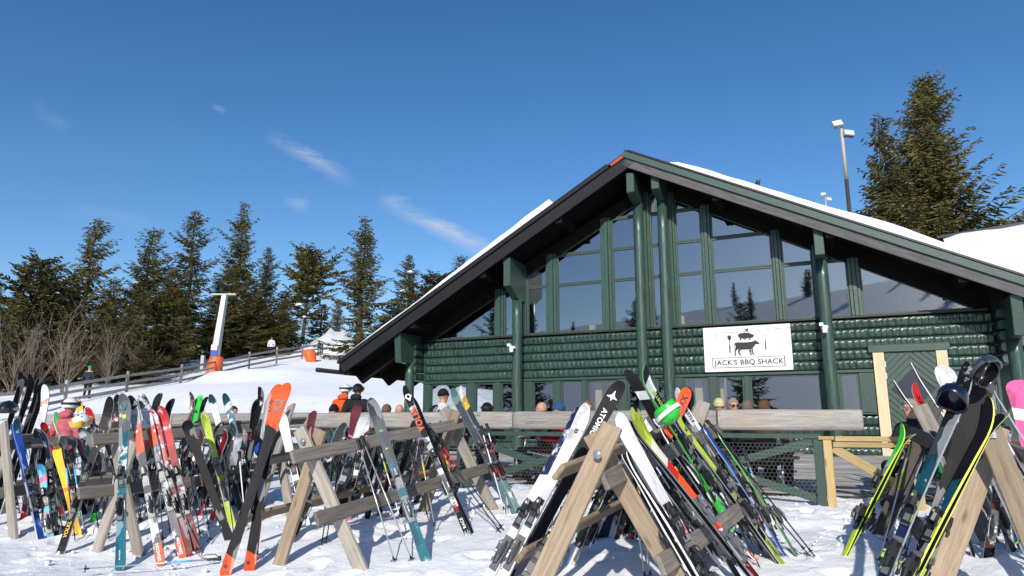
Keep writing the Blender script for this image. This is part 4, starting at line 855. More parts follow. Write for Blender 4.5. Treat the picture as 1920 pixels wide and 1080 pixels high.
rack('ski rack with splayed legs and a chain beside the red base skis', [((690, 1073), (561, 804), 7.15, WOODS, 0), ((508, 1060), (592, 806), 7.15, WOODT, 0.08), ((932, 955), (832, 765), 9.6, WOODS, 0), ((785, 955), (850, 770), 9.2, WOODT, 0.07)],
     [((547, 858), 6.66, (873, 792), 9.2, WOODG, 1), ((592, 974), 6.55, (912, 878), 9.0, WOODG, 1), ((488, 866), 7.45, (835, 800), 9.7, WOODG, -1), ((450, 974), 7.5, (800, 888), 9.7, WOODT, -1)],
     bolts=((567, 828, 7.1),), chain=((527, 943, 7.2), (636, 942, 7.05), 0.09))
rack('nearest tan ski rack in the middle, loaded with skis on both sides', [((934, 1226, 4.7), (1149, 797), 4.9, WOODT, 0), ((1347, 1200, 5.0), (1103, 812), 5.15, WOODT, 0.07), ((1225, 1005), (1320, 753), 7.5, WOODS, 0), ((1405, 985), (1290, 765), 7.7, WOODT, 0.07)],
     [((1132, 902), 4.75, (1348, 806), 7.3, WOODG, 1), ((1238, 1062), 4.7, (1425, 930), 7.0, WOODG, 1), ((1046, 886), 4.95, (1290, 792), 7.6, WOODT, -1), ((976, 1042), 5.05, (1240, 905), 7.6, WOODT, -1)],
     bolts=((1120, 852, 4.82),), chain=((1040, 974, 4.65), (1215, 984, 4.8), 0.03))
rack('right hand ski rack with dark far legs and a square bolted plank', [((1700, 1215, 4.9), (1872, 800), 5.05, WOODT, 0.07), ((2030, 1215, 4.85), (1832, 752), 4.9, WOODT, 0), ((1640, 1003), (1752, 762), 7.4, WOODD, 0), ((1872, 1030), (1724, 760), 7.2, WOODS, 0.07)],
     [((1830, 866), 4.95, (1686, 802), 7.75, WOODD, -1), ((1768, 1050), 4.9, (1672, 930), 7.6, WOODD, -1), ((1960, 870), 4.75, (1775, 795), 7.1, WOODG, 1), ((2020, 1050), 4.7, (1835, 930), 7.0, WOODG, 1)],
     bolts=((1858, 813, 4.86),), chain=((1806, 1018, 4.85), (1990, 1042, 4.7), 0.05))

# ------------------------------------------------------------------ skis
def C(*a): return tuple(a)
K = dict(white=(.8, .8, .8), ink=(.005, .007, .018), black=(.008, .008, .0095), red=(.5, .018, .016), dred=(.17, .008, .012), orange=(.8, .085, .02), oran2=(.85, .2, .04), teal=(.0, .115, .16), dteal=(.008, .055, .075), slate=(.045, .058, .07), grey=(.13, .135, .145), lgrey=(.42, .44, .46), lime=(.42, .54, .05), green=(.03, .5, .05), blue=(.02, .07, .36), lblue=(.08, .42, .68), navy=(.01, .018, .07), maroon=(.11, .012, .022), pink=(.72, .11, .28), yellow=(.8, .48, .04), cream=(.62, .58, .5), purple=(.07, .02, .09), gtail=(.12, .24, .22), dgreen=(.008, .06, .04), brown=(.09, .03, .025))
SM = {}
def ski_mat(stops, snow=0.0, rough=0.45):
    key = (tuple(stops), round(snow, 2))
    if key in SM: return SM[key]
    m = bpy.data.materials.new('ski_graphic'); m.use_nodes = True; nt = m.node_tree; N = nt.nodes; L = nt.links; b = N['Principled BSDF']; b.inputs['Roughness'].default_value = rough; b.inputs['Specular IOR Level'].default_value = 0.22
    tc = N.new('ShaderNodeTexCoord'); sp = N.new('ShaderNodeSeparateXYZ'); L.new(tc.outputs['Generated'], sp.inputs[0])
    # slanted colour breaks
    sk = N.new('ShaderNodeMath'); sk.operation = 'MULTIPLY_ADD'; sk.inputs[1].default_value = 0.03; L.new(sp.outputs['X'], sk.inputs[0]); L.new(sp.outputs['Z'], sk.inputs[2])
    rp = N.new('ShaderNodeValToRGB'); cr = rp.color_ramp; cr.interpolation = 'CONSTANT' if len(stops) < 9 else 'LINEAR'
    while len(cr.elements) > 1: cr.elements.remove(cr.elements[-1])
    cr.elements[0].position = 0; cr.elements[0].color = K[stops[0][1]] + (1,)
    for p_, c_ in stops[1:]: e = cr.elements.new(p_); e.color = K[c_] + (1,)
    L.new(sk.outputs[0], rp.inputs['Fac']); last = rp.outputs[0]
    # fine printed streaks and scratches
    mp = N.new('ShaderNodeMapping'); mp.inputs['Scale'].default_value = (40, 40, 3); L.new(tc.outputs['Object'], mp.inputs[0]); n0 = N.new('ShaderNodeTexNoise'); n0.inputs['Scale'].default_value = 2; n0.inputs['Detail'].default_value = 5; L.new(mp.outputs[0], n0.inputs['Vector'])
    hv = N.new('ShaderNodeHueSaturation'); mr = N.new('ShaderNodeMapRange'); mr.inputs['From Min'].default_value = .3; mr.inputs['From Max'].default_value = .7; mr.inputs['To Min'].default_value = .75; mr.inputs['To Max'].default_value = 1.2; L.new(n0.outputs['Fac'], mr.inputs[0]); L.new(mr.outputs[0], hv.inputs['Value']); L.new(last, hv.inputs['Color']); last = hv.outputs[0]
    # printed flashes and a darker rim so that no topsheet is one flat colour
    gm = N.new('ShaderNodeMapping'); gm.inputs['Scale'].default_value = (9, 9, 2.4); gm.inputs['Rotation'].default_value = (0, .5, 0); oi2 = N.new('ShaderNodeObjectInfo'); k2 = N.new('ShaderNodeMath'); k2.operation = 'MULTIPLY'; k2.inputs[1].default_value = 90
    L.new(oi2.outputs['Random'], k2.inputs[0]); L.new(k2.outputs[0], gm.inputs['Location']); L.new(tc.outputs['Object'], gm.inputs['Vector']); gv = N.new('ShaderNodeTexVoronoi'); gv.inputs['Scale'].default_value = 1.3; gv.distance = 'CHEBYCHEV'; L.new(gm.outputs[0], gv.inputs['Vector'])
    gt = N.new('ShaderNodeMath'); gt.operation = 'GREATER_THAN'; gt.inputs[1].default_value = .74; sep2 = N.new('ShaderNodeSeparateColor'); L.new(gv.outputs['Color'], sep2.inputs[0]); L.new(sep2.outputs[0], gt.inputs[0]); g5 = N.new('ShaderNodeMath'); g5.operation = 'MULTIPLY'; g5.inputs[1].default_value = .5; L.new(gt.outputs[0], g5.inputs[0])
    gx = N.new('ShaderNodeMix'); gx.data_type = 'RGBA'; gx.blend_type = 'MULTIPLY'; L.new(g5.outputs[0], gx.inputs['Factor']); L.new(last, gx.inputs['A']); gx.inputs['B'].default_value = (.25, .25, .28, 1); last = gx.outputs['Result']
    gt2 = N.new('ShaderNodeMath'); gt2.operation = 'LESS_THAN'; gt2.inputs[1].default_value = .1; L.new(sep2.outputs[1], gt2.inputs[0]); g6 = N.new('ShaderNodeMath'); g6.operation = 'MULTIPLY'; g6.inputs[1].default_value = .28; L.new(gt2.outputs[0], g6.inputs[0])
    gy = N.new('ShaderNodeMix'); gy.data_type = 'RGBA'; L.new(g6.outputs[0], gy.inputs['Factor']); L.new(last, gy.inputs['A']); gy.inputs['B'].default_value = (.6, .6, .6, 1); last = gy.outputs['Result']
    if snow:
        n = N.new('ShaderNodeTexNoise'); n.inputs['Scale'].default_value = 5; n.inputs['Detail'].default_value = 8; n.inputs['Roughness'].default_value = .65
        oi = N.new('ShaderNodeObjectInfo'); k = N.new('ShaderNodeMath'); k.operation = 'MULTIPLY'; k.inputs[1].default_value = 50; L.new(oi.outputs['Random'], k.inputs[0]); ad = N.new('ShaderNodeVectorMath'); ad.operation = 'ADD'; L.new(tc.outputs['Object'], ad.inputs[0]); L.new(k.outputs[0], ad.inputs[1]); L.new(ad.outputs[0], n.inputs['Vector'])
        th = N.new('ShaderNodeMapRange'); c0 = .64 - .24 * snow; th.inputs['From Min'].default_value = c0; th.inputs['From Max'].default_value = c0 + .07; L.new(n.outputs['Fac'], th.inputs[0])
        mx = N.new('ShaderNodeMix'); mx.data_type = 'RGBA'; L.new(th.outputs[0], mx.inputs['Factor']); L.new(last, mx.inputs['A']); mx.inputs['B'].default_value = (.8, .82, .85, 1); last = mx.outputs['Result']
        r2 = N.new('ShaderNodeMapRange'); r2.inputs['To Min'].default_value = rough; r2.inputs['To Max'].default_value = .85; L.new(th.outputs[0], r2.inputs[0]); L.new(r2.outputs[0], b.inputs['Roughness'])
        bp = N.new('ShaderNodeBump'); bp.inputs['Distance'].default_value = .004; L.new(th.outputs[0], bp.inputs['Height']); L.new(bp.outputs[0], b.inputs['Normal'])
    L.new(last, b.inputs['Base Color']); SM[key] = m; return m
EDGE = mat('ski_edge_steel', (0.55, 0.55, 0.55), 0.3, metal=0.8)
def rise(s, L, up=1.0):                              # how far the ski bends to its top side
    return 0.085 * up * max(0, (s - .86) / .14) ** 2.1 + 0.018 * max(0, (.05 - s) / .05) ** 2 + 0.012 * math.sin(math.pi * min(1, max(0, (s - .05) / .81)))
def half(s, w, wide):
    tipw, tailw = 1.42, 1.22; u = (s - .45)
    h = w / 2 * (1 + (tipw - 1) * max(0, u / .43) ** 1.7 + (tailw - 1) * max(0, -u / .43) ** 1.8)
    if s > .9: h *= math.sqrt(max(0, 1 - ((s - .9) / .1) ** 2.4)) * .98 + .02
    if s < .03: h *= .62 + .38 * math.sqrt(max(0, 1 - ((.03 - s) / .03) ** 2))
    return h
STN = [0, .004, .012, .03, .06, .12, .2, .28, .36, .45, .54, .62, .7, .77, .83, .87, .9, .925, .945, .96, .972, .982, .99, .996, 1.0]
def ski_mesh(L, w, top, base, side, up=1.0):
    b = MB(); vs = []; th0 = 0.017
    for s in STN:
        h = half(s, w, 0); y = rise(s, L, up); th = th0 * (0.42 + 0.58 * math.sin(math.pi * min(1, max(0, s * .96 + .02)))); z = L * s
        vs += [(-h, y, z), (h, y, z), (h * .9, y + th, z), (-h * .9, y + th, z)]
    n = len(STN); fs = []; ms = []
    for i in range(n - 1):
        a, c = 4 * i, 4 * i + 4
        for (p, q, m_) in ((0, 1, 1), (1, 2, 2), (2, 3, 0), (3, 0, 2)): fs.append((a + p, a + q, c + q, c + p)); ms.append(m_)
    fs += [(0, 3, 2, 1), (4 * n - 4, 4 * n - 3, 4 * n - 2, 4 * n - 1)]; ms += [2, 2]
    b.v = vs; b.f = [f[::-1] for f in fs]; b.m = ms; return b.mesh('ski_body', [top, base, side])
BIND = {}
def bindings(accent):
    if accent in BIND: return BIND[accent]
    am = mat('binding_' + accent, K[accent], 0.4)
    t = MB()                                          # toe piece, z along the ski, y up from it
    t.box(-.034, .034, 0, .012, -.14, .11); t.prism([(-.03, 0), (.03, 0), (.028, .04), (.014, .056), (-.014, .056), (-.028, .04)], .012, .07, 0, Matrix(((1, 0, 0, 0), (0, 0, 1, .01), (0, 1, 0, 0), (0, 0, 0, 1))))
    t.tube([(-.012, .04, .06), (-.006, .042, .115)], [.019, .013], 8); t.tube([(.012, .04, .06), (.006, .042, .115)], [.019, .013], 8)
    for sx in (-1, 1): t.tube([(sx * .018, .03, .03), (sx * .043, .034, -.005), (sx * .04, .034, -.035)], [.014, .012, .008], 6)
    t.box(-.006, .006, .054, .06, .02, .09, 1); t.box(-.02, .02, .012, .018, -.1, -.05, 2); t.box(-.034, -.03, .0, .014, -.1, .06, 1); t.tube([(-.024, .014, -.13), (.024, .014, -.13)], .005, 6, 2)
    h = MB(); h.box(-.034, .034, 0, .014, -.19, .1); h.prism([(-.026, 0), (.026, 0), (.025, .05), (.014, .078), (-.014, .078), (-.025, .05)], -.055, .02, 0, Matrix(((1, 0, 0, 0), (0, 0, 1, .012), (0, 1, 0, 0), (0, 0, 0, 1))))
    h.tube([(0, .05, -.04), (0, .036, -.125)], [.026, .018], 10); h.prism([(-.02, 0), (.02, 0), (.013, .024), (-.013, .024)], .02, .065, 0, Matrix(((1, 0, 0, 0), (0, 0, 1, .04), (0, 1, 0, 0), (0, 0, 0, 1))))
    h.tube([(0, .088, .0), (0, .104, -.05), (0, .086, -.12)], [.011, .009, .012], 7); h.box(-.007, .007, .098, .11, -.09, -.03, 1); h.box(-.025, .025, .012, .017, -.18, -.13, 2); h.box(-.034, .034, .013, .02, .06, .095, 2); h.box(.03, .0345, .0, .016, -.16, .02, 1)
    br = MB()
    for sx in (-1, 1): br.tube([(sx * .03, .015, .06), (sx * .055, .02, .03), (sx * .058, .012, -.06), (sx * .056, -.03, -.12)], .0042, 5); br.box(sx * .056 - .008, sx * .056 + .008, -.04, -.022, -.15, -.105)
    BIND[accent] = (t.mesh('toe_binding', [GREYPL if accent == 'lgrey' else BLACK, am, GREYPL]), h.mesh('heel_binding', [GREYPL if accent in ('lgrey', 'white') else BLACK, am, GREYPL]), br.mesh('brake', [BLACK])); return BIND[accent]
LOGM = {}
EMB = {'@star': [[(-1.0, 0), (-.25, -.2), (.1, -.75), (.15, -.15), (.55, 0), (.15, .15), (.1, .75), (-.25, .2)]],
       '@diamond': [[(-1.2, 0), (-.5, 0), (0, -.45), (0, -.8)], [(0, -.8), (0, -.45), (.5, 0), (1.2, 0)], [(1.2, 0), (.5, 0), (0, .45), (0, .8)], [(0, .8), (0, .45), (-.5, 0), (-1.2, 0)]],
       '@arch': [[(.5, -.9), (.9, -.6), (-.3, -.1), (-.8, -.25)], [(.9, .6), (.5, .9), (-.8, .25), (-.3, .1)], [(-.8, -.25), (-.3, -.1), (-.3, .1), (-.8, .25)]],
       '@crest': [[(-1, 0), (-.3, -.8), (.9, -.7), (.7, 0), (.9, .7), (-.3, .8)]]}
def ski(label, foot, tip, dy, stops, w=.085, psi=0.0, face='T', base=(('b',),), snow=.25, accent='grey', up=1.0, bind=True, texts=(), Yf=None, partner=None, group='skis leaning on the racks', sink=.03, name='ski', kind='ski', side=EDGE, bz=0.44):
    w *= .96; dy = dy * .5 if dy > 0 else dy
    F = gp(foot[0], foot[1], Yf, -sink) if Yf is None else ray_at_y(foot[0], foot[1], Yf * DS); P = ray_at_y(tip[0], tip[1], F.y + dy); L = (P - F).length
    LOGM[label] = round(L, 2)
    zd = (P - F).normalized(); n0 = Vector((math.sin(R(psi)), -math.cos(R(psi)), .2)); n0 = (n0 - zd * n0.dot(zd)).normalized()
    yd = n0 if face == 'T' else -n0; M = frame(F, yd.cross(zd), yd, zd)
    tm = ski_mat(tuple(stops), snow); bm = ski_mat(tuple(base) if base[0][0] != 'b' else ((0, 'black'),), 0.0, .6)
    def one(lab, Mx, sw, bnd):
        t = thing(name, lab, kind, Mx, group); body = inst(name + '_body', ski_mesh(L, w, tm, bm, side, up), t, Mx)
        if bnd:
            a, h, k = bindings(accent); y0 = .026
            inst('toe_binding', a, t, Mx @ T(0, y0, L * bz + .15)); hb = inst('heel_binding', h, t, Mx @ T(0, y0, L * bz - .17)); inst('brake', k, hb, Mx @ T(0, y0, L * bz - .17))
        for (bod, s, size, col, dirn, sd) in texts if sw else ():
            yo = rise(s, L, up) + (0.0165 if sd == 'T' else -.0025); tx = Vector((0, 0, 1 if dirn == 'up' else -1)); tn = Vector((0, 1 if sd == 'T' else -1, 0)); yo += (.004 if sd == 'T' else -.004); ty = tn.cross(tx)
            if bod[0] == '@':
                em = MB()
                for pl in EMB[bod]: em.add([(p[0] * size, p[1] * size, 0.0) for p in pl], [tuple(range(len(pl)))])
                em.obj('emblem', mat('print_' + col, K[col], .4), t, Mx @ frame(Vector((0, yo, L * s)), tx, ty, tn)); continue
            text_mesh('lettering', bod, size, mat('print_' + col, K[col], .4), t, Mx @ frame(Vector((0, yo, L * s)), tx, ty, tn))
        return t
    t = one(label, M, True, bind)
    if partner: M2 = frame(F - yd * .012 + M.col[0].xyz * .004, -M.col[0].xyz, -yd, zd); one(partner, M2, False, bind)
    return t
# --- left edge group, on the racks nearest the left picture edge
for i, (fx, tx, ty) in enumerate(((-34, 47, 697), (-18, 65, 702), (-8, 77, 721), (6, 84, 721))):
    ski(('first', 'second', 'third', 'fourth')[i] + ' of four black curved ski tips at the left edge', (fx, 965), (tx, ty), .25, ((0, 'black'), (.62, 'black'), (.7, 'purple' if i > 1 else 'black')), .08, 68, 'B', up=1.6, snow=.1)
ski('white and pink splashed ski right of the black curved tips', (58, 968), (88, 722), .3, ((0, 'pink'), (.3, 'white'), (.62, 'pink'), (.7, 'white'), (.85, 'oran2'), (.9, 'white')), .092, 10, snow=.45)
ski('long royal blue ski with white stripes at the left edge', (80, 1015), (27, 789), .55, ((0, 'blue'), (.2, 'navy'), (.5, 'blue'), (.93, 'dteal')), .072, 52, snow=.05, base=((0, 'white'), (.5, 'blue')), partner='second royal blue ski clasped behind the first at the left edge', side=mat('blue_side', (.12, .19, .4), .3), texts=(('SL', .9, .05, 'lime', 'up', 'T'),))
ski('short light blue junior ski with pink spots', (97, 1011), (78, 872), .35, ((0, 'lime'), (.08, 'lblue'), (.15, 'pink'), (.25, 'lblue'), (.72, 'lblue'), (.78, 'pink'), (.86, 'lblue')), .075, 12, snow=.05, accent='white')
ski('short black junior ski beside the light blue one', (106, 1008), (89, 870), .35, ((0, 'pink'), (.05, 'black')), .07, 50, snow=.05)
ski('yellow waffle patterned ski', (148, 1004), (103, 834), .5, ((0, 'yellow'), (.97, 'oran2')), .085, 8, 'B', base=((0, 'yellow'), (.5, 'oran2'), (.54, 'yellow')), up=.6)
ski('bright green tipped black ski', (160, 965), (104, 776), .4, ((0, 'black'), (.6, 'purple'), (.76, 'green')), .08, 35, snow=.05, base=((0, 'black'), (.7, 'green')), partner='second green tipped ski behind the bright green one', side=WHITEP)
ski('yellow and white ski behind the pink jacket', (168, 930), (149, 748), .3, ((0, 'white'), (.7, 'yellow'), (.8, 'white'), (.88, 'yellow')), .085, 0, snow=.35)
ski('red ski with white crossed emblem left of the black and gold one', (203, 945), (167, 765), .4, ((0, 'dred'), (.6, 'red')), .085, 5, snow=.25, texts=(('XX', .86, .085, 'white', 'up', 'T'),))
ski('black ski with gold lettering standing on a bare tail', (112, 1038), (212, 745), .5, ((0, 'black'),), .092, 6, 'T', snow=.05, accent='grey', texts=(('VOLKL', .16, .06, 'yellow', 'up', 'T'), ('XX', .7, .085, 'yellow', 'up', 'T')))
ski('second black ski close behind the gold lettered one', (196, 985), (222, 741), .4, ((0, 'black'), (.8, 'dred'), (.84, 'black')), .09, 20, snow=.1)
ski('teal ski with grey shovel and lime crest', (226, 1064), (236, 741), .85, ((0, 'teal'), (.68, 'teal'), (.78, 'grey'), (.955, 'grey')), .108, -2, snow=.32, accent='grey', texts=(('@arch', .925, .05, 'teal', 'up', 'T'), ('@crest', .865, .032, 'lime', 'up', 'T'), ('BLACKOPS', .08, .02, 'white', 'up', 'T')))
ski('grey ski with orange tail with white letters, left one of two', (303, 1056), (247, 745), .75, ((0, 'orange'), (.13, 'grey'), (.3, 'slate'), (.66, 'orange'), (.83, 'lgrey'), (.93, 'black')), .088, 12, snow=.35, accent='lgrey', texts=(('DEACON', .075, .045, 'white', 'up', 'T'),))
ski('grey ski with orange tail with white letters, right one of two', (344, 1042), (267, 741), .75, ((0, 'orange'), (.12, 'grey'), (.3, 'slate'), (.6, 'grey'), (.68, 'orange'), (.8, 'lgrey'), (.93, 'black')), .088, 14, snow=.45, accent='lgrey', texts=(('DEACON', .07, .045, 'white', 'up', 'T'),))
ski('left ski of the bright red snow flecked pair', (356, 1040), (285, 771), .75, ((0, 'dred'), (.5, 'dred'), (.62, 'red')), .086, 14, snow=.42, accent='grey')
ski('right ski of the bright red snow flecked pair', (372, 1035), (303, 765), .75, ((0, 'dred'), (.5, 'dred'), (.62, 'red')), .086, 14, snow=.42, accent='grey')
ski('wide black ski tip above the red pair, left one', (262, 935), (296, 736), -.1, ((0, 'red'), (.14, 'black')), .11, -10, 'B', snow=.1)
ski('wide black ski tip above the red pair, right one', (285, 930), (319, 747), -.1, ((0, 'black'),), .11, -14, 'B', snow=.1)
ski('dark snowy ski tip between the teal ski and the black tips', (285, 960), (270, 742), .3, ((0, 'black'), (.7, 'lgrey'), (.94, 'black')), .092, 8, snow=.5)
ski('narrow grey ski tip just left of the black tips', (252, 930), (262, 741), .1, ((0, 'lgrey'),), .06, 30, snow=.2)
ski('maroon ski tip leaning left of the bright green one', (325, 945), (366, 735), -.1, ((0, 'black'), (.6, 'brown')), .09, -30, 'T', snow=.35)
ski('bright green wide ski tip with black emblem', (340, 945), (371, 741), -.1, ((0, 'black'), (.72, 'green')), .105, -12, 'B', base=((0, 'black'), (.74, 'green')), texts=(('S', .85, .12, 'black', 'up', 'B'),))
ski('dark purple ski tip behind the bright green one', (350, 940), (381, 743), 0, ((0, 'purple'),), .095, -25, 'B', snow=.1)
ski('black based ski with a lime edge standing before the lime ski', (434, 1016), (346, 783), .7, ((0, 'black'),), .098, 18, 'B', up=1.3, side=mat('lime_side', (.5, .7, .05), .35))
ski('lime yellow ski with snow on its tail', (438, 988), (382, 775), .6, ((0, 'lime'),), .085, 20, snow=.22, accent='lgrey')
ski('dark tipped teal and white ski, left one of two', (455, 962), (396, 742), .6, ((0, 'slate'), (.45, 'dteal'), (.6, 'teal'), (.72, 'white'), (.93, 'dteal')), .082, 12, snow=.4, accent='grey')
ski('dark tipped teal and white ski, right one of two', (482, 958), (422, 740), .6, ((0, 'slate'), (.45, 'dteal'), (.6, 'teal'), (.88, 'white'), (.93, 'dteal')), .082, 12, snow=.35, accent='grey')
ski('black ski tip above the left rack, right of the seated man', (452, 950), (494, 725), -.1, ((0, 'black'),), .09, -20, 'T', snow=.2)
ski('silver ski leaning beside the black tip right of the seated man', (468, 955), (504, 730), -.1, ((0, 'slate'), (.5, 'lgrey'), (.8, 'lgrey')), .095, -38, 'B', base=((0, 'black'), (.6, 'lgrey')))
ski('black and red ski with a curled tip near the blue bag', (448, 945), (481, 746), -.1, ((0, 'red'), (.2, 'black'), (.6, 'red'), (.68, 'black')), .085, 35, snow=.3, up=1.5)
# red tails and far skis standing behind the left racks
for i, (f, t_, st, wd) in enumerate((((254, 987), (190, 790), ((0, 'red'), (.2, 'black')), .085), ((372, 970), (430, 800), ((0, 'red'), (.3, 'dred')), .085), ((228, 965), (300, 800), ((0, 'dgreen'), (.2, 'black')), .08), ((285, 965), (330, 800), ((0, 'green'), (.12, 'dgreen'), (.4, 'black')), .08), ((210, 960), (150, 800), ((0, 'teal'), (.1, 'black')), .075), ((60, 965), (120, 805), ((0, 'dgreen'), (.3, 'lgrey')), .075), ((395, 950), (350, 800), ((0, 'black'), (.5, 'navy')), .08), ((425, 945), (465, 800), ((0, 'navy'), (.4, 'lgrey')), .08), ((130, 955), (80, 790), ((0, 'black'), (.6, 'red')), .075), ((478, 940), (440, 800), ((0, 'slate'), (.4, 'blue')), .08))):
    ski(('short red tailed ski behind the teal ski', 'red ski on the far side below the lime ski', 'dark green ski on the far side left of the orange tailed pair', 'green tailed ski on the far side between the orange tailed pair', 'pale teal tailed ski left of the rack leg', 'dark green ski low behind the light blue junior ski', 'navy ski on the far side left of the black based one', 'navy ski low behind the dark tipped pair', 'black and red ski behind the yellow waffle one', 'blue ski low behind the right dark tipped one')[i], f, t_, -.45, st, wd, (-1) ** i * 25, 'T', snow=.3)
# --- second rack, beside the splayed legs
ski('right ski of the red based pair, black middle and paw marked red tail', (420, 1077), (538, 715), .75, ((0, 'black'),), .108, 4, 'B', base=((0, 'orange'), (.11, 'black'), (.76, 'orange')), up=.8, texts=(('K2', .865, .125, 'black', 'up', 'B'), ('*', .05, .09, 'black', 'up', 'B')), side=WHITEP)
ski('left ski of the red based pair, crossing behind its twin', (466, 1069), (519, 717), .8, ((0, 'black'),), .108, -4, 'B', base=((0, 'orange'), (.11, 'black'), (.76, 'orange')), up=.8, texts=(('K2', .865, .125, 'black', 'up', 'B'), ('*', .05, .09, 'black', 'up', 'B')), side=WHITEP)
ski('snow crusted white ski behind the red based pair', (575, 985), (527, 772), .2, ((0, 'white'), (.5, 'cream')), .105, 10, snow=.8)
ski('black ski with a red tail standing between the splayed legs', (537, 1034), (646, 790), -.1, ((0, 'red'), (.14, 'black'), (.7, 'slate')), .085, 30, snow=.3, accent='grey', Yf=8.2)
ski('maroon ski tip poking above the rack left of the plum one', (560, 985), (586, 769), .1, ((0, 'maroon'),), .085, -5, 'B', base=((0, 'maroon'),))
ski('plum coloured wide ski tip in front of the black helmet', (640, 965), (669, 757), .1, ((0, 'maroon'),), .11, -8, 'B', base=((0, 'black'), (.7, 'pink'), (.72, 'maroon')))
ski('pale curled snowy ski tip right of the plum one', (610, 985), (686, 771), 0, ((0, 'lgrey'), (.6, 'white')), .095, 28, snow=.7, up=1.6)
ski('white ski standing behind the big teal one', (655, 965), (690, 774), 0, ((0, 'white'),), .1, -10, snow=.6)
ski('big teal ski with a slate shovel and snow patch', (804, 1061), (695, 750), .8, ((0, 'teal'), (.56, 'teal'), (.62, 'slate')), .1, 8, snow=.2, accent='lgrey', texts=(('T', .69, .04, 'lime', 'up', 'T'), ('Z', .8, .045, 'green', 'up', 'T'), ('MARKER', .03, .02, 'white', 'up', 'T')))
ski('black racing ski with big red lettering and a white diamond', (881, 1007), (757, 727), .75, ((0, 'gtail'), (.05, 'black'), (.3, 'white'), (.52, 'lgrey'), (.62, 'black'), (.96, 'black')), .073, 14, snow=.3, accent='white', texts=(('VOLKL', .78, .105, 'orange', 'up', 'T'), ('RACE', .1, .05, 'white', 'up', 'T'), ('TIGER', .2, .05, 'red', 'up', 'T'), ('SRC', .03, .06, 'lgrey', 'up', 'T'), ('@diamond', .93, .055, 'white', 'up', 'T')))
ski('second racing ski clasped behind the red lettered one', (889, 1004), (768, 728), .78, ((0, 'black'), (.4, 'red'), (.5, 'black')), .073, 60, 'B', snow=.1)
ski('grey green ski with a yellow tipped twin at the rack end', (966, 962), (846, 731), .6, ((0, 'gtail'), (.3, 'slate'), (.9, 'gtail')), .085, 18, snow=.15, accent='red')
ski('yellow and white tipped ski at the rack end', (976, 961), (858, 728), .6, ((0, 'gtail'), (.35, 'slate'), (.75, 'slate'), (.84, 'yellow'), (.93, 'white')), .085, 40, snow=.1, accent='red')
ski('black ski with a white edge leaning to the right behind the red lettered one', (735, 915), (816, 757), .1, ((0, 'black'),), .105, -25, 'B', side=WHITEP)
for i, (f, t_, st) in enumerate((((700, 945), (640, 800), ((0, 'red'), (.3, 'black'))), ((760, 920), (800, 800), ((0, 'black'), (.5, 'red'))), ((645, 985), (700, 815), ((0, 'pink'), (.2, 'black'))), ((735, 940), (690, 810), ((0, 'red'), (.15, 'black'))), ((850, 935), (880, 790), ((0, 'slate'), (.5, 'black'))))):
    ski(('black ski with a red tail low behind the silver poles', 'black and red ski behind the red lettered ski', 'black ski with a pink tail between the splayed legs', 'red tailed ski just left of the big teal one', 'slate ski behind the far rack legs')[i], f, t_, -.3, st, .085, (-1) ** i * 30, snow=.3)
# --- nearest rack
ski('big white ski leaning on the left of the nearest rack', (893, 1176), (1106, 761), .1, ((0, 'white'), (.85, 'lgrey'), (.9, 'white')), .098, -24, snow=.5, accent='white', texts=(('S3', .88, .04, 'black', 'down', 'T'),))
ski('navy and white ski below the big white one', (862, 1176), (1092, 770), .3, ((0, 'navy'), (.17, 'white'), (.3, 'navy'), (.38, 'white'), (.7, 'navy')), .09, -30, snow=.4, accent='white')
ski('black carbon look ski with a white star near its tip', (930, 1138), (1166, 711), .5, ((0, 'black'),), .112, -14, 'B', up=.7, base=((0, 'black'),), texts=(('ATOMIC', .80, .07, 'white', 'down', 'B'), ('@star', .915, .075, 'white', 'down', 'B')))
ski('black and orange ski foot at the lower left of the nearest rack', (905, 1210), (1118, 868), .2, ((0, 'orange'), (.12, 'black'), (.3, 'orange'), (.36, 'black')), .085, -20, snow=.2, accent='lime', texts=(('NORDICA', .16, .035, 'white', 'up', 'T'),))
ski('left black tipped ski crossing the top of the nearest rack', (1352, 1000), (1178, 692), -.35, ((0, 'black'), (.72, 'black'), (.84, 'white'), (.92, 'black')), .1, 14, 'B', up=.9, base=((0, 'black'), (.83, 'white'), (.88, 'black')))
ski('right black tipped ski with a green edge and white blaze', (1372, 994), (1196, 688), -.4, ((0, 'green'), (.2, 'black'), (.45, 'green'), (.5, 'black'), (.84, 'white'), (.93, 'black')), .09, 38, 'T', snow=.05, accent='green', texts=(('REDSTER', .8, .05, 'lime', 'up', 'T'), ('FIS', .42, .03, 'black', 'down', 'T')), side=mat('green_side', (.08, .34, .06), .35), Yf=6.3)
ski('red and black race ski with white lettering at the bottom', (1478, 1156), (1172, 772), .2, ((0, 'dred'), (.06, 'black'), (.12, 'dred'), (.28, 'orange'), (.68, 'red'), (.75, 'cream'), (.85, 'lime')), .07, 40, snow=.05, accent='lgrey', texts=(('ATOMIC', .36, .06, 'white', 'down', 'T'), ('R', .1, .06, 'lime', 'down', 'T')), partner='black race ski clasped behind the red and black race ski')
ski('lime ski with black initials left of the green helmet', (1392, 1090), (1186, 776), .1, ((0, 'black'), (.4, 'grey'), (.5, 'lime')), .07, 36, snow=.0, accent='grey', texts=(('SL', .72, .05, 'black', 'up', 'T'),))
ski('broad white ski running down the right of the nearest rack', (1382, 1180), (1153, 776), .1, ((0, 'black'), (.44, 'orange'), (.48, 'white')), .098, 6, snow=.1, accent='black', texts=(('SKI', .5, .03, 'orange', 'up', 'T'),))
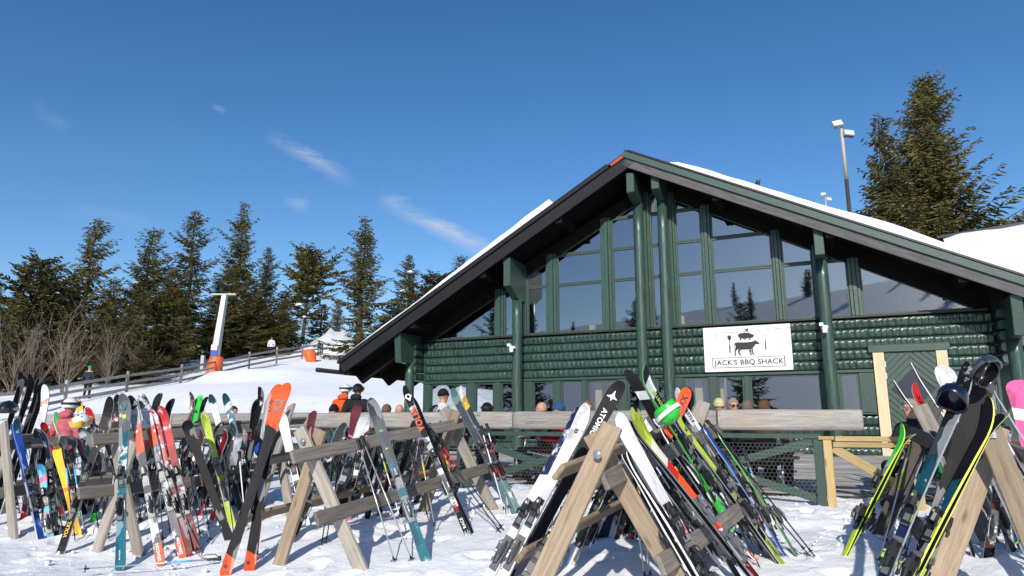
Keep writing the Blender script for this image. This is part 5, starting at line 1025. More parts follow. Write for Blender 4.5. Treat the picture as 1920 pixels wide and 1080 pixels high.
ski('white edged ski pair member below the broad white ski', (1385, 1206), (1172, 848), .1, ((0, 'black'),), .075, 62, up=.15, snow=.0, accent='grey', side=WHITEP, partner='second white edged ski at the lower middle')
ski('navy curled ski tip behind the broad white ski', (1120, 1010), (1202, 757), -.1, ((0, 'navy'),), .1, 30, 'B', up=1.5)
ski('snow dusted navy ski tip above the lime ski', (1125, 1015), (1201, 775), -.1, ((0, 'navy'), (.8, 'slate')), .115, 10, 'B', base=((0, 'navy'), (.9, 'lgrey')), up=1.2)
ski('white ski with a green rim below the green helmet', (1140, 1010), (1226, 782), 0, ((0, 'white'),), .13, -20, snow=.0, side=mat('green_rim', (.01, .25, .1), .4))
ski('orange red ski with black crossed emblem beside the green helmet', (1180, 985), (1291, 726), -.1, ((0, 'black'), (.55, 'orange')), .096, -6, 'B', base=((0, 'black'), (.66, 'orange')), texts=(('XX', .9, .09, 'black', 'down', 'B'), ('0', .8, .08, 'black', 'down', 'B')), Yf=7.0)
ski('lime and black race ski ending in a lime tail', (1468, 1055), (1256, 768), .55, ((0, 'lime'), (.17, 'black'), (.24, 'lime'), (.3, 'black'), (.42, 'lime'), (.5, 'black'), (.6, 'lime')), .066, 44, snow=.0, accent='grey', texts=(('SL', .86, .05, 'black', 'up', 'T'), ('SALOMON', .1, .03, 'dgreen', 'down', 'T')), partner='second lime race ski behind the lime tailed one')
ski('cream ski with black lettering down its shovel', (1452, 1034), (1261, 732), .55, ((0, 'lgrey'), (.2, 'black'), (.3, 'cream'), (.5, 'black'), (.55, 'cream'), (.72, 'teal'), (.745, 'white')), .08, 22, snow=.0, accent='grey', texts=(('KASTLE', .84, .055, 'black', 'down', 'T'),))
ski('thin dark ski with a green edge, rightmost of the nearest rack', (1492, 1036), (1345, 810), .45, ((0, 'grey'), (.3, 'dgreen'), (.6, 'black')), .07, 58, accent='lgrey', snow=.05, up=.0, side=mat('green_side', (.08, .34, .06), .35))
ski('thin ski with a blue edge near the rightmost poles', (1474, 1042), (1318, 800), .5, ((0, 'blue'), (.3, 'cream'), (.5, 'blue')), .07, 58, accent='grey', snow=.05, up=.0, side=mat('blue_side', (.12, .19, .4), .3))
ski('grey base ski fanning out beside the lime tail', (1445, 1040), (1290, 790), .5, ((0, 'lgrey'), (.2, 'grey')), .08, -10, 'B', base=((0, 'lgrey'), (.3, 'red'), (.34, 'slate')))
ski('blue black ski tip right of the crossed emblem', (1195, 990), (1303, 728), 0, ((0, 'navy'),), .1, 30, 'B', up=1.3, Yf=7.1)
for i, (f, t_, st) in enumerate((((1066, 1062), (1170, 830), ((0, 'white'), (.2, 'black'), (.4, 'green'), (.44, 'black'))), ((1040, 1066), (1120, 850), ((0, 'teal'), (.4, 'black'))), ((1085, 1045), (1185, 850), ((0, 'lgrey'), (.2, 'black'))), ((1108, 1005), (1210, 830), ((0, 'red'), (.3, 'black'))), ((1020, 1080), (1100, 850), ((0, 'lime'), (.05, 'black'), (.5, 'lime'), (.55, 'black'))), ((1385, 1010), (1240, 800), ((0, 'black'), (.5, 'slate'))), ((1400, 985), (1300, 800), ((0, 'maroon'), (.4, 'black'))), ((1345, 1040), (1215, 820), ((0, 'grey'), (.3, 'black'))))):
    ski(('white tailed ski with green bindings inside the nearest rack', 'teal tailed ski inside the nearest rack', 'grey tailed ski inside the nearest rack', 'red tailed ski inside the nearest rack', 'black ski with lime bindings behind the tan left leg', 'slate ski deep behind the green edged one', 'maroon tailed ski deep behind the cream lettered one', 'grey ski deep behind the red and black race ski')[i], f, t_, -.2 if i < 5 else .35, st, .085, -30 if i < 5 else 25, snow=.35, accent=('green', 'lgrey', 'grey', 'red', 'lime', 'lgrey', 'oran2', 'lgrey')[i])
# --- right hand rack
ski('thin lime tipped ski leaning left of the right hand rack', (1580, 1041), (1703, 803), .35, ((0, 'lime'), (.22, 'grey'), (.3, 'slate'), (.7, 'green')), .055, -80, snow=.0, accent='grey', side=mat('lime_side', (.5, .7, .05), .35), partner='second thin lime tipped ski of that narrow pair')
ski('black ski with bright yellow edges at the lower right', (1626, 1236), (1872, 757), .0, ((0, 'navy'), (.2, 'black'), (.5, 'dteal'), (.7, 'black')), .072, -74, snow=.1, accent='lime', up=1.2, side=mat('yellow_side', (.72, .75, .12), .35), partner='second yellow edged ski clasped to the lower right one')
ski('dark glossy ski with a silver sparkle left of the yellow edged pair', (1590, 1240), (1824, 688), .0, ((0, 'lime'), (.04, 'black'), (.15, 'navy'), (.55, 'dteal'), (.7, 'slate'), (.8, 'black')), .08, -58, snow=.15, accent='lime')
ski('broad black ski tip highest on the right hand rack', (1668, 1230), (1862, 664), .1, ((0, 'black'),), .118, -16, 'B', up=1.4, base=((0, 'black'), (.9, 'slate'), (.93, 'black')))
ski('silver edged ski crossing to the right picture edge', (2060, 1130), (1806, 700), .1, ((0, 'lgrey'),), .08, 70, up=1.3, side=mat('bright_edge', (.75, .75, .75), .3), snow=.1)
ski('pale ski crossing to the right picture edge behind the goggles', (2080, 1100), (1835, 690), .1, ((0, 'white'), (.5, 'lgrey')), .08, 60, up=1.2, snow=.2)
ski('red ski with black crossed emblem before the chevron door', (1870, 985), (1704, 720), .3, ((0, 'black'), (.6, 'red')), .088, 12, snow=.25, texts=(('XX', .88, .075, 'black', 'down', 'T'),))
ski('thin white edged ski in front of the diamond window, upper one', (1880, 960), (1704, 681), .3, ((0, 'black'),), .08, 66, up=.25, side=WHITEP)
ski('thin white edged ski in front of the diamond window, lower one', (1850, 960), (1672, 714), .3, ((0, 'black'),), .08, 72, up=.2, side=WHITEP)
ski('black ski inside the right hand rack', (1905, 1040), (1790, 800), .1, ((0, 'black'), (.3, 'pink'), (.33, 'black')), .085, 20, snow=.25)
ski('slate ski low inside the right hand rack', (1935, 1060), (1830, 830), .1, ((0, 'slate'), (.4, 'black')), .085, 30, snow=.3, accent='lgrey')
ski('white snowboard tip before the chevron door jamb', (1868, 985), (1768, 683), .25, ((0, 'white'),), .19, 5, 'B', base=((0, 'white'),), up=.6, bind=False, name='snowboard', kind='snowboard', group='snowboards', side=BLACK)
ski('pink snowboard cut off by the right picture edge', (1965, 985), (1916, 711), .25, ((0, 'pink'), (.8, 'pink')), .27, -8, 'B', base=((0, 'pink'), (.72, 'white'), (.8, 'pink')), up=.6, bind=False, name='snowboard', kind='snowboard', group='snowboards', side=WHITEP)
# skis wedged in among the others, told apart by nothing
rr = random.Random(21); cols = ['black', 'black', 'slate', 'navy', 'grey', 'dgreen', 'maroon', 'brown', 'dred', 'lgrey', 'dteal', 'purple']
def wedge(label, grp, n, x0, x1, fy, lean, tipy, ys=None):
    for k in range(n):
        fx = x0 + (x1 - x0) * (k + rr.random()) / n; fy_ = fy + rr.uniform(-14, 14); l = lean * rr.uniform(.5, 1.3) * (1 if rr.random() < .8 else -1); c1, c2 = rr.choice(cols), rr.choice(cols)
        ski(label + '@%d' % k, (fx, fy_), (fx + l, tipy + rr.uniform(-14, 22)), -.3, ((0, rr.choice(['red', 'black', 'lgrey', 'green', 'white', 'slate'])), (.12, c1), (.55, c2)), .08, rr.uniform(-50, 50), rr.choice('TTB'), snow=.3, accent=rr.choice(['grey', 'lgrey', 'red', 'white']), group=grp)['label'] = label
wedge('ski wedged among others on the far side of the left rack', 'skis wedged on the far side of the left rack', 20, 200, 470, 962, 46, 800)
wedge('ski wedged among others on the rack at the left edge', 'skis wedged on the rack at the left edge', 13, 20, 200, 968, 34, 806)
wedge('ski wedged among others on the far side of the splayed rack', 'skis wedged on the far side of the splayed rack', 13, 560, 790, 955, 50, 800)
wedge('ski wedged inside the nearest rack below the green helmet', 'skis wedged inside the nearest rack', 9, 1120, 1290, 1010, 60, 800)
wedge('ski wedged inside the right hand rack', 'skis wedged inside the right hand rack', 5, 1790, 1930, 1035, -60, 800)
for k in range(9):                                    # edge-on skis stacked along the right of the nearest rack
    fx = 1330 + 17 * k + rr.uniform(-5, 5); ski('edge on@%d' % k, (fx, 1072 - 5 * k + rr.uniform(-8, 8)), (fx - 150 - rr.uniform(0, 30), 806 + rr.uniform(-10, 30)), .25, ((0, rr.choice(['lime', 'white', 'black', 'orange', 'slate'])), (.15, 'black'), (.5, rr.choice(cols))), .07, rr.uniform(50, 78), up=.3, snow=.1, accent=rr.choice(['lgrey', 'grey', 'white', 'oran2']), side=(EDGE, WHITEP, EDGE, BLACK)[k % 4], group='edge on skis of the nearest rack')['label'] = 'thin ski seen edge on among those right of the nearest rack'
print('SKI LENGTHS', sorted((v, k) for k, v in LOGM.items() if v < 1.3 or v > 2.05))

# ------------------------------------------------------------------ ski poles
PM = {}
def pole(label, tip, grip, dy, shaft='lgrey', grp='black', Yf=None, band=None, basket='black', lying=False):
    F = gp(tip[0], tip[1], Yf, 0.0) if Yf is None else ray_at_y(tip[0], tip[1], Yf); P = ray_at_y(grip[0], grip[1], F.y + dy)
    if lying: F.z = float(G(F.x, F.y)) + .05; P.z = float(G(P.x, P.y)) + .06
    L = (P - F).length; z = (P - F).normalized(); x = z.orthogonal().normalized(); M = frame(F, x, z.cross(x), z); t = thing('ski_pole', label, 'ski pole', M, 'ski poles')
    b = MB(); b.tube([(0, 0, .02), (0, 0, L * .6), (0, 0, L - .12)], [.0065, .0085, .0095], 8); b.tube([(0, 0, -.02), (0, 0, .04)], [.003, .006], 6); sh = b.obj('shaft', mat('pole_' + shaft, K[shaft], .28, metal=.5 if shaft == 'lgrey' else 0), t, M, smooth=True)
    if band:
        b = MB(); b.tube([(0, 0, L * .62), (0, 0, L * .8)], .0105, 8); b.obj('band', mat('pole_' + band, K[band], .35), sh, M, smooth=True)
    b = MB(); b.lathe([(.011, -.13), (.016, -.11), (.0135, -.085), (.017, -.06), (.014, -.035), (.019, -.012), (.024, .0), (.02, .014), (.001, .018)], 10, T(0, 0, L)); b.box(-.012, .03, -.009, .009, L - .02, L + .012); b.obj('grip', mat('pole_grip_' + grp, K[grp], .6), t, M, smooth=True)
    b = MB(); b.tube([(.02, 0, L - .01), (.06, .01, L - .06), (.055, .012, L - .16), (.03, .0, L - .2), (.02, -.012, L - .12), (.018, -.005, L - .02)], .0055, 5); b.obj('strap', BLACK, t, M, smooth=True)
    b = MB(); b.lathe([(.008, .075), (.012, .1), (.008, .12)], 8)
    for k in range(6): a = k * math.pi / 3; b.add([(.006 * math.cos(a - .9), .006 * math.sin(a - .9), .088), (.044 * math.cos(a - .3), .044 * math.sin(a - .3), .08), (.044 * math.cos(a + .3), .044 * math.sin(a + .3), .08), (.006 * math.cos(a + .9), .006 * math.sin(a + .9), .088)], [(0, 1, 2, 3), (3, 2, 1, 0)])
    b.obj('basket', mat('pole_basket_' + basket, K[basket], .5), t, M)
PL = [('left silver pole of the crossed pair on the splayed rack', (743, 1064), (671, 826), .55, 'lgrey'), ('right silver pole of the crossed pair on the splayed rack', (777, 1062), (678, 820), .6, 'lgrey'),
      ('left orange pole beside the red based skis', (473, 1052), (499, 868), .5, 'orange'), ('right orange pole beside the red based skis', (481, 1053), (503, 862), .5, 'orange'),
      ('upper black pole with red handle tubes below the red lettered ski', (947, 997), (806, 805), .6, 'black', 'black', None, 'red'), ('lower black pole with red handle tubes below the red lettered ski', (942, 1003), (800, 812), .6, 'black', 'black', None, 'red'),
      ('left white pole at the end of the splayed rack', (948, 966), (902, 800), .35, 'white'), ('right white pole at the end of the splayed rack', (957, 963), (912, 796), .35, 'white', 'black', None, 'red'),
      ('left gold topped silver pole on the nearest rack', (1212, 1098), (1172, 838), .35, 'lgrey', 'black', None, 'yellow'), ('right gold topped silver pole on the nearest rack', (1222, 1096), (1186, 832), .35, 'lgrey', 'black', None, 'yellow'),
      ('upper long black pole reaching farthest right of the nearest rack', (1531, 1047), (1326, 790), .5, 'black'), ('lower long black pole reaching farthest right of the nearest rack', (1518, 1042), (1310, 796), .5, 'black'),
      ('left thin black pole ending in an orange basket', (1426, 1066), (1308, 828), .4, 'black', 'black', None, None, 'oran2'), ('right thin black pole beside the orange basket', (1392, 1015), (1300, 826), .4, 'black', 'black', None, 'yellow'),
      ('yellow banded pole left of the lime ski', (1330, 1040), (1222, 842), .4, 'black', 'black', None, 'yellow'), ('yellow banded pole over the lime ski', (1350, 1035), (1246, 838), .4, 'black', 'black', None, 'yellow'),
      ('left silver pole inside the nearest rack', (1108, 1020), (1160, 880), .25, 'lgrey'), ('right silver pole inside the nearest rack', (1114, 1022), (1168, 878), .25, 'lgrey'),
      ('left bright pole of the right hand rack', (1656, 1028), (1752, 812), .3, 'lgrey'), ('right bright pole of the right hand rack', (1690, 1040), (1776, 800), .3, 'lgrey'),
      ('dark pole beside the thin lime tipped skis', (1604, 1012), (1690, 850), .3, 'slate'),
      ('dark pole leaning on the bare gold lettered ski', (205, 1012), (182, 838), .4, 'black'), ('silver pole at the rack leg left of the teal ski', (200, 1005), (218, 850), .4, 'lgrey', 'teal'), ('second silver pole at the rack leg left of the teal ski', (188, 1010), (226, 845), .4, 'lgrey', 'teal'),
      ('dark pole between the yellow waffle and green tipped skis', (119, 1000), (95, 875), .35, 'slate'), ('silver pole crossing behind the green tipped ski', (142, 965), (96, 850), .35, 'lgrey'),
      ('silver pole with its basket right of the red pair', (397, 1023), (352, 868), .5, 'lgrey'), ('dark pole with its tip at the red pair', (374, 1042), (315, 880), .5, 'grey'),
      ('black pole crossing below the left orange tailed ski', (252, 1000), (292, 860), .4, 'black'), ('thin black pole right of the left orange tailed ski', (306, 1022), (296, 858), .4, 'slate'),
      ('left dark pole under the splayed rack', (602, 1028), (628, 850), .4, 'black'), ('right dark pole under the splayed rack', (610, 1024), (640, 846), .4, 'black'),
      ('curved looking dark pole beside the pink jacket', (128, 930), (156, 762), .2, 'gtail'), ('dark pole in front of the bright green tip', (165, 960), (150, 800), .2, 'black')]
for e in PL:
    a = list(e) + [None] * (9 - len(e)); pole(a[0], a[1], a[2], a[3], a[4], a[5] or 'black', a[6], a[7], a[8] or 'black')
def wedge_poles(label, n, x0, x1, fy, lean, gy):
    for k in range(n):
        fx = x0 + (x1 - x0) * (k + rr.random()) / n; pole(label, (fx, fy + rr.uniform(-16, 16)), (fx + lean * rr.uniform(.6, 1.2), gy + rr.uniform(-14, 18)), .25, rr.choice(['black', 'slate', 'lgrey', 'white', 'grey', 'black']), 'black', None, rr.choice([None, None, 'red', 'lime', 'yellow', 'lblue']))
wedge_poles('thin pole wedged among the skis of the left racks', 14, 60, 470, 1000, -22, 850)
wedge_poles('thin pole wedged among the skis of the splayed rack', 7, 600, 900, 985, -45, 835)
wedge_poles('thin pole wedged right of the nearest rack', 9, 1300, 1480, 1030, -110, 832)
wedge_poles('thin pole wedged in the right hand rack', 4, 1640, 1720, 1060, 70, 850)
pole('silver and blue pole lying on the snow at the bottom left', (143, 1077), (412, 1050), .35, 'lgrey', 'black', None, 'lblue', 'black', True)

# ------------------------------------------------------------------ helmets hung on the racks
def helmet(label, px, py, Y, shell, goggles=None, rot=(0, 0, 0), s=1.0, lens='slate', parent=None, name='ski_helmet'):
    p = px if isinstance(px, Vector) else ray_at_y(px, py, Y); M = T(*p) @ Matrix.Rotation(R(rot[2]), 4, 'Z') @ Matrix.Rotation(R(rot[0]), 4, 'X') @ Matrix.Rotation(R(rot[1]), 4, 'Y') @ Matrix.Scale(s, 4)
    if parent is None: t = thing(name, label, 'helmet', M, 'ski helmets')
    else: t = parent
    b = MB(); n, k = 24, 10; vs = []
    for j in range(k + 1):
        a = (math.pi / 2) * (1 - j / k * 1.28)
        for i in range(n):
            th = 2 * math.pi * i / n; rr = math.cos(a) if a > 0 else 1 - .08 * (-a); cut = 0.045 * max(0, -math.sin(th)) ** 2 * (1 if j == k else .5 if j == k - 1 else 0)
            vs.append((.108 * rr * math.cos(th), .132 * rr * math.sin(th), .118 * math.sin(a) + cut + (0.006 * math.cos(3 * th) if j == k else 0)))
    fs = [(j * n + (i + 1) % n, j * n + i, (j + 1) * n + i, (j + 1) * n + (i + 1) % n) for j in range(k) for i in range(n)]
    b.add(vs, fs); sm_ = mat('helmet_' + shell, K[shell], .25, coat=.5); o = b.obj('shell' if parent is None else 'helmet', sm_, t, M, smooth=True); o.modifiers.new('thick', 'SOLIDIFY').thickness = .014
    q = o if parent is None else o
    b = MB()
    for sx in (-.045, 0, .045): b.box(sx - .009, sx + .009, -.06, .05, .1 - abs(sx) * .35, .117 - abs(sx) * .35)
    b.obj('vent', BLACK, o, M, bevel=.003)
    if goggles:
        b = MB(); pts = [(.122 * math.cos(a), .145 * math.sin(a), .02 + .004 * math.sin(a)) for a in [2 * math.pi * k / 20 for k in range(21)]]
        for i in range(20):
            p0, p1 = pts[i], pts[i + 1]; b.add([(p0[0], p0[1], p0[2] - .018), (p1[0], p1[1], p1[2] - .018), (p1[0], p1[1], p1[2] + .018), (p0[0], p0[1], p0[2] + .018)], [(0, 1, 2, 3)])
        st = b.obj('goggle_strap', mat('strap_' + goggles, K[goggles], .7), o, M); st.modifiers.new('thick', 'SOLIDIFY').thickness = .004
        b = MB(); vs = []
        for j in range(5):
            for i in range(13): a = -math.pi / 2 + (i - 6) / 6 * .85; zz = -.045 + .09 * j / 4; rr = 1.12 - .1 * abs(j - 2) / 2 * .4; vs.append((.118 * rr * math.cos(a), .148 * rr * math.sin(a), zz + .02))
        b.add(vs, [(j * 13 + i, j * 13 + i + 1, (j + 1) * 13 + i + 1, (j + 1) * 13 + i) for j in range(4) for i in range(12)]); g = b.obj('goggle_lens', mat('lens_' + lens, K[lens], .08, metal=.3, coat=1), o, M, smooth=True); g.modifiers.new('thick', 'SOLIDIFY').thickness = .02
    return t
helmet('bright green helmet with white goggles on the nearest rack', 1250, 772, 5.9, 'green', 'white', (150, 25, 20), .95, 'white')
helmet('dark navy helmet hanging open on the right hand rack', 1786, 748, 4.95, 'ink', None, (-28, 12, -35), .95)
helmet('glossy black visor helmet topmost on the right hand rack', 1848, 700, 4.95, 'black', 'slate', (-50, 20, 40), .8, 'slate')
helmet('black helmet with pale goggles at the far left', 14, 768, 9.2, 'black', 'cream', (10, 0, 20), 1.0, 'black')
helmet('yellow goggle helmet hung beside the red crossed ski', 152, 792, 9.3, 'white', 'yellow', (20, 0, 0), 1.0, 'yellow')

# ------------------------------------------------------------------ people
def cap(b, p, q, r0, r1, n=10):
    p, q = Vector(p), Vector(q); b.tube([p, (p + q) / 2, q], [r0, (r0 + r1) / 2, r1], n); b.ell(p, (r0, r0, r0), n, 6); b.ell(q, (r1, r1, r1), n, 6)
SKIN = mat('skin', (0.52, 0.27, 0.18), 0.55, var=0.15, scale=9)
CL = {}
def cloth(c):
    k = tuple(round(v, 3) for v in c)
    if k not in CL: CL[k] = mat('fabric_%d' % len(CL), c, 0.8, var=0.35, scale=14, bump=0.004, spec=.2)
    return CL[k]
def person(label, pos, rot, pose, jacket, pants, head='hair', hc=(.1, .06, .03), look=0, tilt=0, s=1.06, extra=(), boots=(.03, .03, .035), arms='table', collar=None, group='people on the terrace', voxel=.019, gloves=False):
    M = T(*pos) @ Matrix.Rotation(R(rot), 4, 'Z') @ Matrix.Scale(s, 4); root = thing('person', label, 'person', M, group)
    b = MB(); st = pose == 'stand'; hz = .93 if st else .5; sh = hz + .5; hd = hz + .715
    lean = 0 if st else -.06
    b.ell((0, 0, hz), (.185, .145, .15)); b.ell((0, .0 + lean * .4, hz + .2), (.175, .135, .22)); b.ell((0, lean, hz + .4), (.2, .135, .17)); b.ell((-.15, lean, sh - .02), (.085, .085, .08)); b.ell((.15, lean, sh - .02), (.085, .085, .08))
    cap(b, (0, lean, sh), (0, lean - .015, sh + .11), .085, .066)
    H = Vector((0, lean - .025, hd)); Rh = Matrix.Translation(H) @ Matrix.Rotation(R(look), 4, 'Z') @ Matrix.Rotation(R(tilt), 4, 'X')
    for c, r in (((0, .005, .02), (.084, .103, .108)), ((0, -.03, -.045), (.058, .065, .07)), ((0, -.062, -.085), (.03, .026, .024)), ((0, -.1, -.012), (.015, .022, .02)), ((0, -.09, .012), (.012, .018, .03)), ((-.08, .012, -.005), (.012, .02, .03)), ((.08, .012, -.005), (.012, .02, .03)), ((0, -.078, .035), (.055, .02, .014)), ((0, -.082, -.055), (.026, .014, .01))): b.ell(c, r, 10, 8, Rh)
    hands = []
    for sx in (-1, 1):
        S = Vector((sx * .2, lean, sh - .03))
        if st: E, W = Vector((sx * .29, .03, sh - .3)), Vector((sx * .27, -.1, sh - .53))
        elif arms == 'table': E, W = Vector((sx * .27, -.14, sh - .25)), Vector((sx * .13, -.36, sh - .24))
        else: E, W = Vector((sx * .27, -.04, sh - .27)), Vector((sx * .16, -.25, sh - .42))
        cap(b, S, E, .075, .058); cap(b, E, W, .06, .042); hd_ = (W - E).normalized(); hands.append(W)
        pm = W + hd_ * .06; b.ell(pm, (.042, .045, .03), 8, 6)
        sd = Vector((1, 0, 0)) if not st else Vector((0, 1, 0)); dn = Vector((0, 0, -.25))
        for k, (o, l) in enumerate(((-.03, .062), (-.01, .075), (.01, .072), (.03, .056))):
            f0 = pm + hd_ * .03 + sd * o; f1 = f0 + (hd_ + dn).normalized() * l * .6; f2 = f1 + (hd_ + dn * 3).normalized() * l * .5; cap(b, f0, f1, .0105, .0095, 6); cap(b, f1, f2, .0095, .008, 6)
        cap(b, pm + sd * (-sx) * .03, pm + sd * (-sx) * .055 + hd_ * .04, .013, .01, 6)
        hp = Vector((sx * .1, 0, hz - .02))
        if st: Kn, A = Vector((sx * .12, -.03, .5)), Vector((sx * .13, .02, .12))
        else: Kn, A = Vector((sx * .13, -.43, .5)), Vector((sx * .13, -.4, .12))
        cap(b, hp, Kn, .115, .078); cap(b, Kn, A, .08, .062); cap(b, A + Vector((0, .03, -.05)), A + Vector((0, -.16, -.07)), .06, .048)
    tmp = b.obj('tmp_body', BLACK); rm = tmp.modifiers.new('r', 'REMESH'); rm.mode = 'VOXEL'; rm.voxel_size = voxel; sm_ = tmp.modifiers.new('s', 'SMOOTH'); sm_.iterations = 3; sm_.factor = .5
    COL.objects.unlink(tmp); SC2.collection.objects.link(tmp); SC2.view_layers[0].update(); dg = SC2.view_layers[0].depsgraph; me = bpy.data.meshes.new_from_object(tmp.evaluated_get(dg)); old = tmp.data; bpy.data.objects.remove(tmp); bpy.data.meshes.remove(old)
    me.name = 'body'; me.materials.clear()
    for m_ in (cloth(jacket), cloth(pants), SKIN, cloth(boots), cloth(collar or jacket)): me.materials.append(m_)
    n = len(me.polygons); cs = np.empty(n * 3); me.polygons.foreach_get('center', cs); cs = cs.reshape(n, 3); mi = np.zeros(n, int)
    z = cs[:, 2]; mi[z < hz - .04 if st else (z < hz + .06) & ((cs[:, 1] < -.12) | (z < hz - .05))] = 1
    if not st: mi[(z > hz + .1)] = 0
    mi[z < .14] = 3; mi[z > sh + .085] = 2; mi[(z > sh + .02) & (z <= sh + .085)] = 4
    for W in hands:
        d = np.linalg.norm(cs - np.array(W), axis=1); far_ = (d < .2) & (np.abs(z - W.z) < .12) & ((cs[:, 1] < W.y + .015) if not st else (z < W.z + .0)); mi[far_ & (mi != 1)] = 3 if gloves else 2
    me.polygons.foreach_set('material_index', mi.astype(np.int32)); me.polygons.foreach_set('use_smooth', np.ones(n, bool)); me.update()
    body = inst('body', me, root, M); HM = M @ Rh
    e = MB()
    for sx in (-1, 1): e.ell((sx * .032, -.084, .012), (.012, .008, .008), 8, 6)
    e.obj('eyes', BLACK, body, HM)
    hm = cloth(hc) if head != 'bald' else None
    def dome(r, keep, name='hair', noise=0.0):
        """shell round the skull, open where keep() says no"""
        h = MB(); h.ell((0, .006, .018), r, 28, 20); rn = random.Random(len(label))
        if noise: h.v = [(v[0] * (1 + rn.uniform(-noise, noise)), v[1] * (1 + rn.uniform(-noise, noise)), v[2] + rn.uniform(-noise, noise) * .1) for v in h.v]
        fs = [f for f in h.f if keep(sum((Vector(h.v[i]) for i in f), Vector()) / len(f))]; h.f = fs; h.m = [0] * len(fs)
        o = h.obj(name, hm, body, HM, smooth=True); o.modifiers.new('t', 'SOLIDIFY').thickness = .008; return o
    if head == 'hair': dome((.092, .112, .117), lambda c: c.z > .075 - .03 * (c.y > -.06) or (c.y > -.02 and c.z > .0) or (c.y > .02 and c.z > -.085), noise=.035)
    elif head == 'beanie':
        o = dome((.096, .116, .13), lambda c: c.z > .035 - .035 * (c.y > 0), 'beanie'); rb = MB(); rb.lathe([(.09, -.0), (.099, .005), (.1, .032), (.094, .038)], 24, Matrix.Diagonal((1, 1.2, 1, 1)) @ T(0, .005, .0)); rb.obj('beanie_rim', hm, o, HM @ T(0, 0, .018) @ Matrix.Rotation(R(10), 4, 'X'), smooth=True)
    elif head.startswith('helmet'):
        _, shell, gog, lens = head.split(':'); helmet('', (HM @ Vector((0, .005, .03))), 0, 0, shell, gog or None, (0, 0, rot + look), s * .98, lens, root)
    if 'glasses' in extra or 'sunglasses' in extra:
        g = MB()
        for sx in (-1, 1): g.box(sx * .036 - .024, sx * .036 + .024, -.106, -.1, -.008, .026); g.tube([(sx * .06, -.1, .015), (sx * .083, 0, .012)], .003, 5)
        g.tube([(-.012, -.105, .015), (.012, -.105, .015)], .003, 5); g.obj('glasses', BLACK if 'sunglasses' in extra else mat('thin_lens', (.25, .2, .17), .1), body, HM)
    if 'fur' in extra:
        f = MB(); r_ = random.Random(3)
        for k in range(260):
            a = r_.uniform(0, 6.283); q = Vector((.13 * math.cos(a), .07 + .09 * math.sin(a), -.12 + .05 * math.sin(a))); d = Vector((r_.uniform(-1, 1), r_.uniform(-1, 1), r_.uniform(-.3, 1))).normalized() * .05; w = d.orthogonal().normalized() * .006; f.add([q - w, q + w, q + d], [(0, 1, 2)])
        f.obj('fur_hood', cloth((.45, .38, .28)), body, HM)
    if 'hood' in extra:
        f = MB(); f.ell((0, .085, -.13), (.12, .08, .07), 14, 8); f.obj('hood', cloth(collar or jacket), body, HM, smooth=True)
    return root
def seat(px, off, z=None):
    p = on_front(px, 765, off); return (p.x, p.y, float(G(p.x, p.y)))
def stand(px, Y):
    p = ray_at_y(px, 760, Y); return (p.x, p.y, float(G(p.x, p.y)))
DK = (.02, .02, .024)
person('person in a pink jacket and white helmet seen from behind at the left', stand(130, 11.2), 165, 'stand', (.55, .13, .17), (.03, .03, .04), 'helmet:white:black:slate', s=1.0, extra=('hood',))
person('person in a turquoise hat among the ski tips', seat(284, 5.2), 60, 'sit', (.05, .05, .06), DK, 'beanie', (.0, .3, .36), look=-20)
person('dark haired man in a grey jacket facing right behind the log rail', seat(432, 5.3), 70, 'sit', (.12, .12, .125), DK, 'hair', (.05, .03, .02))
person('person in a blue and white hat half hidden behind the red based skis', seat(505, 5.2), 150, 'sit', (.02, .05, .2), DK, 'beanie', (.05, .1, .3))
person('man in a black beanie and olive jacket behind the log rail', seat(626, 5.3), 15, 'sit', (.04, .05, .035), DK, 'beanie', (.012, .012, .014))
person('person in an orange jacket and white helmet standing with back turned', stand(645, 15.0), 165, 'stand', (.8, .11, .02), DK, 'helmet:white:black:slate', s=1.04, extra=('hood',))
person('person in a black jacket and glossy black helmet with gold goggles standing', stand(669, 14.3), 170, 'stand', (.02, .02, .026), DK, 'helmet:black:black:yellow', s=1.04, extra=('hood',))
person('brown haired person seen from behind right of the big teal ski', seat(721, 5.3), 160, 'sit', (.05, .03, .03), DK, 'hair', (.17, .1, .05))
person('bald person behind the log rail left of the red lettered ski', seat(749, 5.2), 190, 'sit', (.06, .06, .07), DK, 'bald')
person('person in a white jacket and black hat behind the far rack legs', stand(829, 12.9), 120, 'stand', (.75, .74, .72), DK, 'beanie', (.012, .012, .014), s=.96)
person('person in a black helmet with orange collar, back turned', seat(913, 5.4), 180, 'sit', (.02, .02, .025), DK, 'helmet:black:black:slate', collar=(.8, .15, .06), extra=('hood',))
person('bald man facing left beside the blue beanie', seat(1024, 5.1), -75, 'sit', (.03, .035, .05), DK, 'bald')
person('person in a red jacket and blue beanie with a fur hood', seat(1056, 5.5), -110, 'sit', (.5, .012, .02), (.03, .03, .035), 'beanie', (.03, .09, .22), extra=('fur',), collar=(.5, .012, .02))
person('person with reddish hair behind the white ski tip', seat(1097, 4.9), 20, 'sit', (.1, .1, .1), DK, 'hair', (.25, .12, .06))
person('grey haired man in sunglasses facing the camera', seat(1371, 4.4), 5, 'sit', (.05, .05, .055), DK, 'hair', (.33, .28, .22), extra=('sunglasses',))
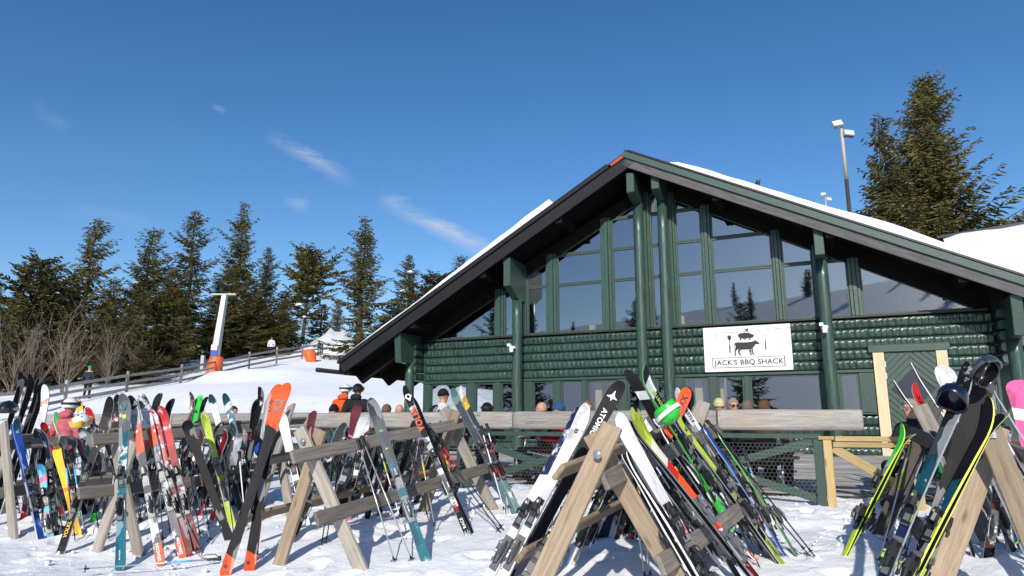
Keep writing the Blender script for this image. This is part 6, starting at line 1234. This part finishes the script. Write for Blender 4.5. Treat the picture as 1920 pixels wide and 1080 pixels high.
person('grey haired person in a black jacket seen from behind', seat(1398, 5.3), 140, 'sit', (.02, .02, .024), DK, 'hair', (.16, .13, .11), extra=('hood',))
person('brown haired person with a yellow collar below the sign', seat(1428, 5.4), 130, 'sit', (.09, .06, .05), DK, 'hair', (.12, .06, .03), collar=(.8, .4, .03))
person('person in a pale yellow hat left of the sunglasses man', seat(1351, 4.5), 180, 'sit', (.05, .05, .05), DK, 'beanie', (.6, .55, .3))
person('elderly man with glasses and dark jacket near the chevron door', seat(1716, 6.0), -70, 'sit', (.025, .025, .035), DK, 'hair', (.35, .3, .27), extra=('glasses',))
def on_hill(px, py): p = ground_hit(px, py); return (p.x, p.y, p.z + .12)
person('distant skier in a white and black jacket and red helmet at the fence', on_hill(507, 672), 5, 'stand', (.75, .75, .76), (.02, .02, .025), 'helmet:red:black:slate', s=1.0, group='people on the slope', voxel=.03, gloves=True, boots=(.3, .03, .02))
person('distant child in dark clothes at the upper fence end', on_hill(598, 668), 10, 'stand', (.03, .03, .08), (.03, .03, .07), 'beanie', (.03, .03, .06), s=.75, group='people on the slope', voxel=.03, gloves=True)
person('distant person in dark clothes below the lift tower padding', on_hill(377, 696), -60, 'stand', (.03, .03, .032), DK, 'helmet:grey:black:slate', s=.8, group='people on the slope', voxel=.03, gloves=True)
person('distant person in a green hat by the left fence post', on_hill(161, 752), 180, 'stand', (.03, .035, .05), DK, 'beanie', (.02, .35, .22), s=.95, group='people on the slope', voxel=.03, gloves=True, collar=(.7, .5, .5))
# blue bag hung on the rack by the red based skis
bp_ = ray_at_y(488, 832, 10.9); b = MB(); b.ell((0, 0, 0), (.1, .09, .2), 14, 10); b.ell((.0, -.07, -.06), (.075, .05, .1), 12, 8); b.tube([(-.05, .06, .16), (-.05, .1, .24), (.05, .1, .24), (.05, .06, .16)], .01, 6)
tag(b.obj('backpack', cloth((.01, .09, .5)), None, T(*bp_), smooth=True), 'bright blue backpack hanging on the left rack beside the red based skis', 'backpack')

bpy.data.scenes.remove(SC2)
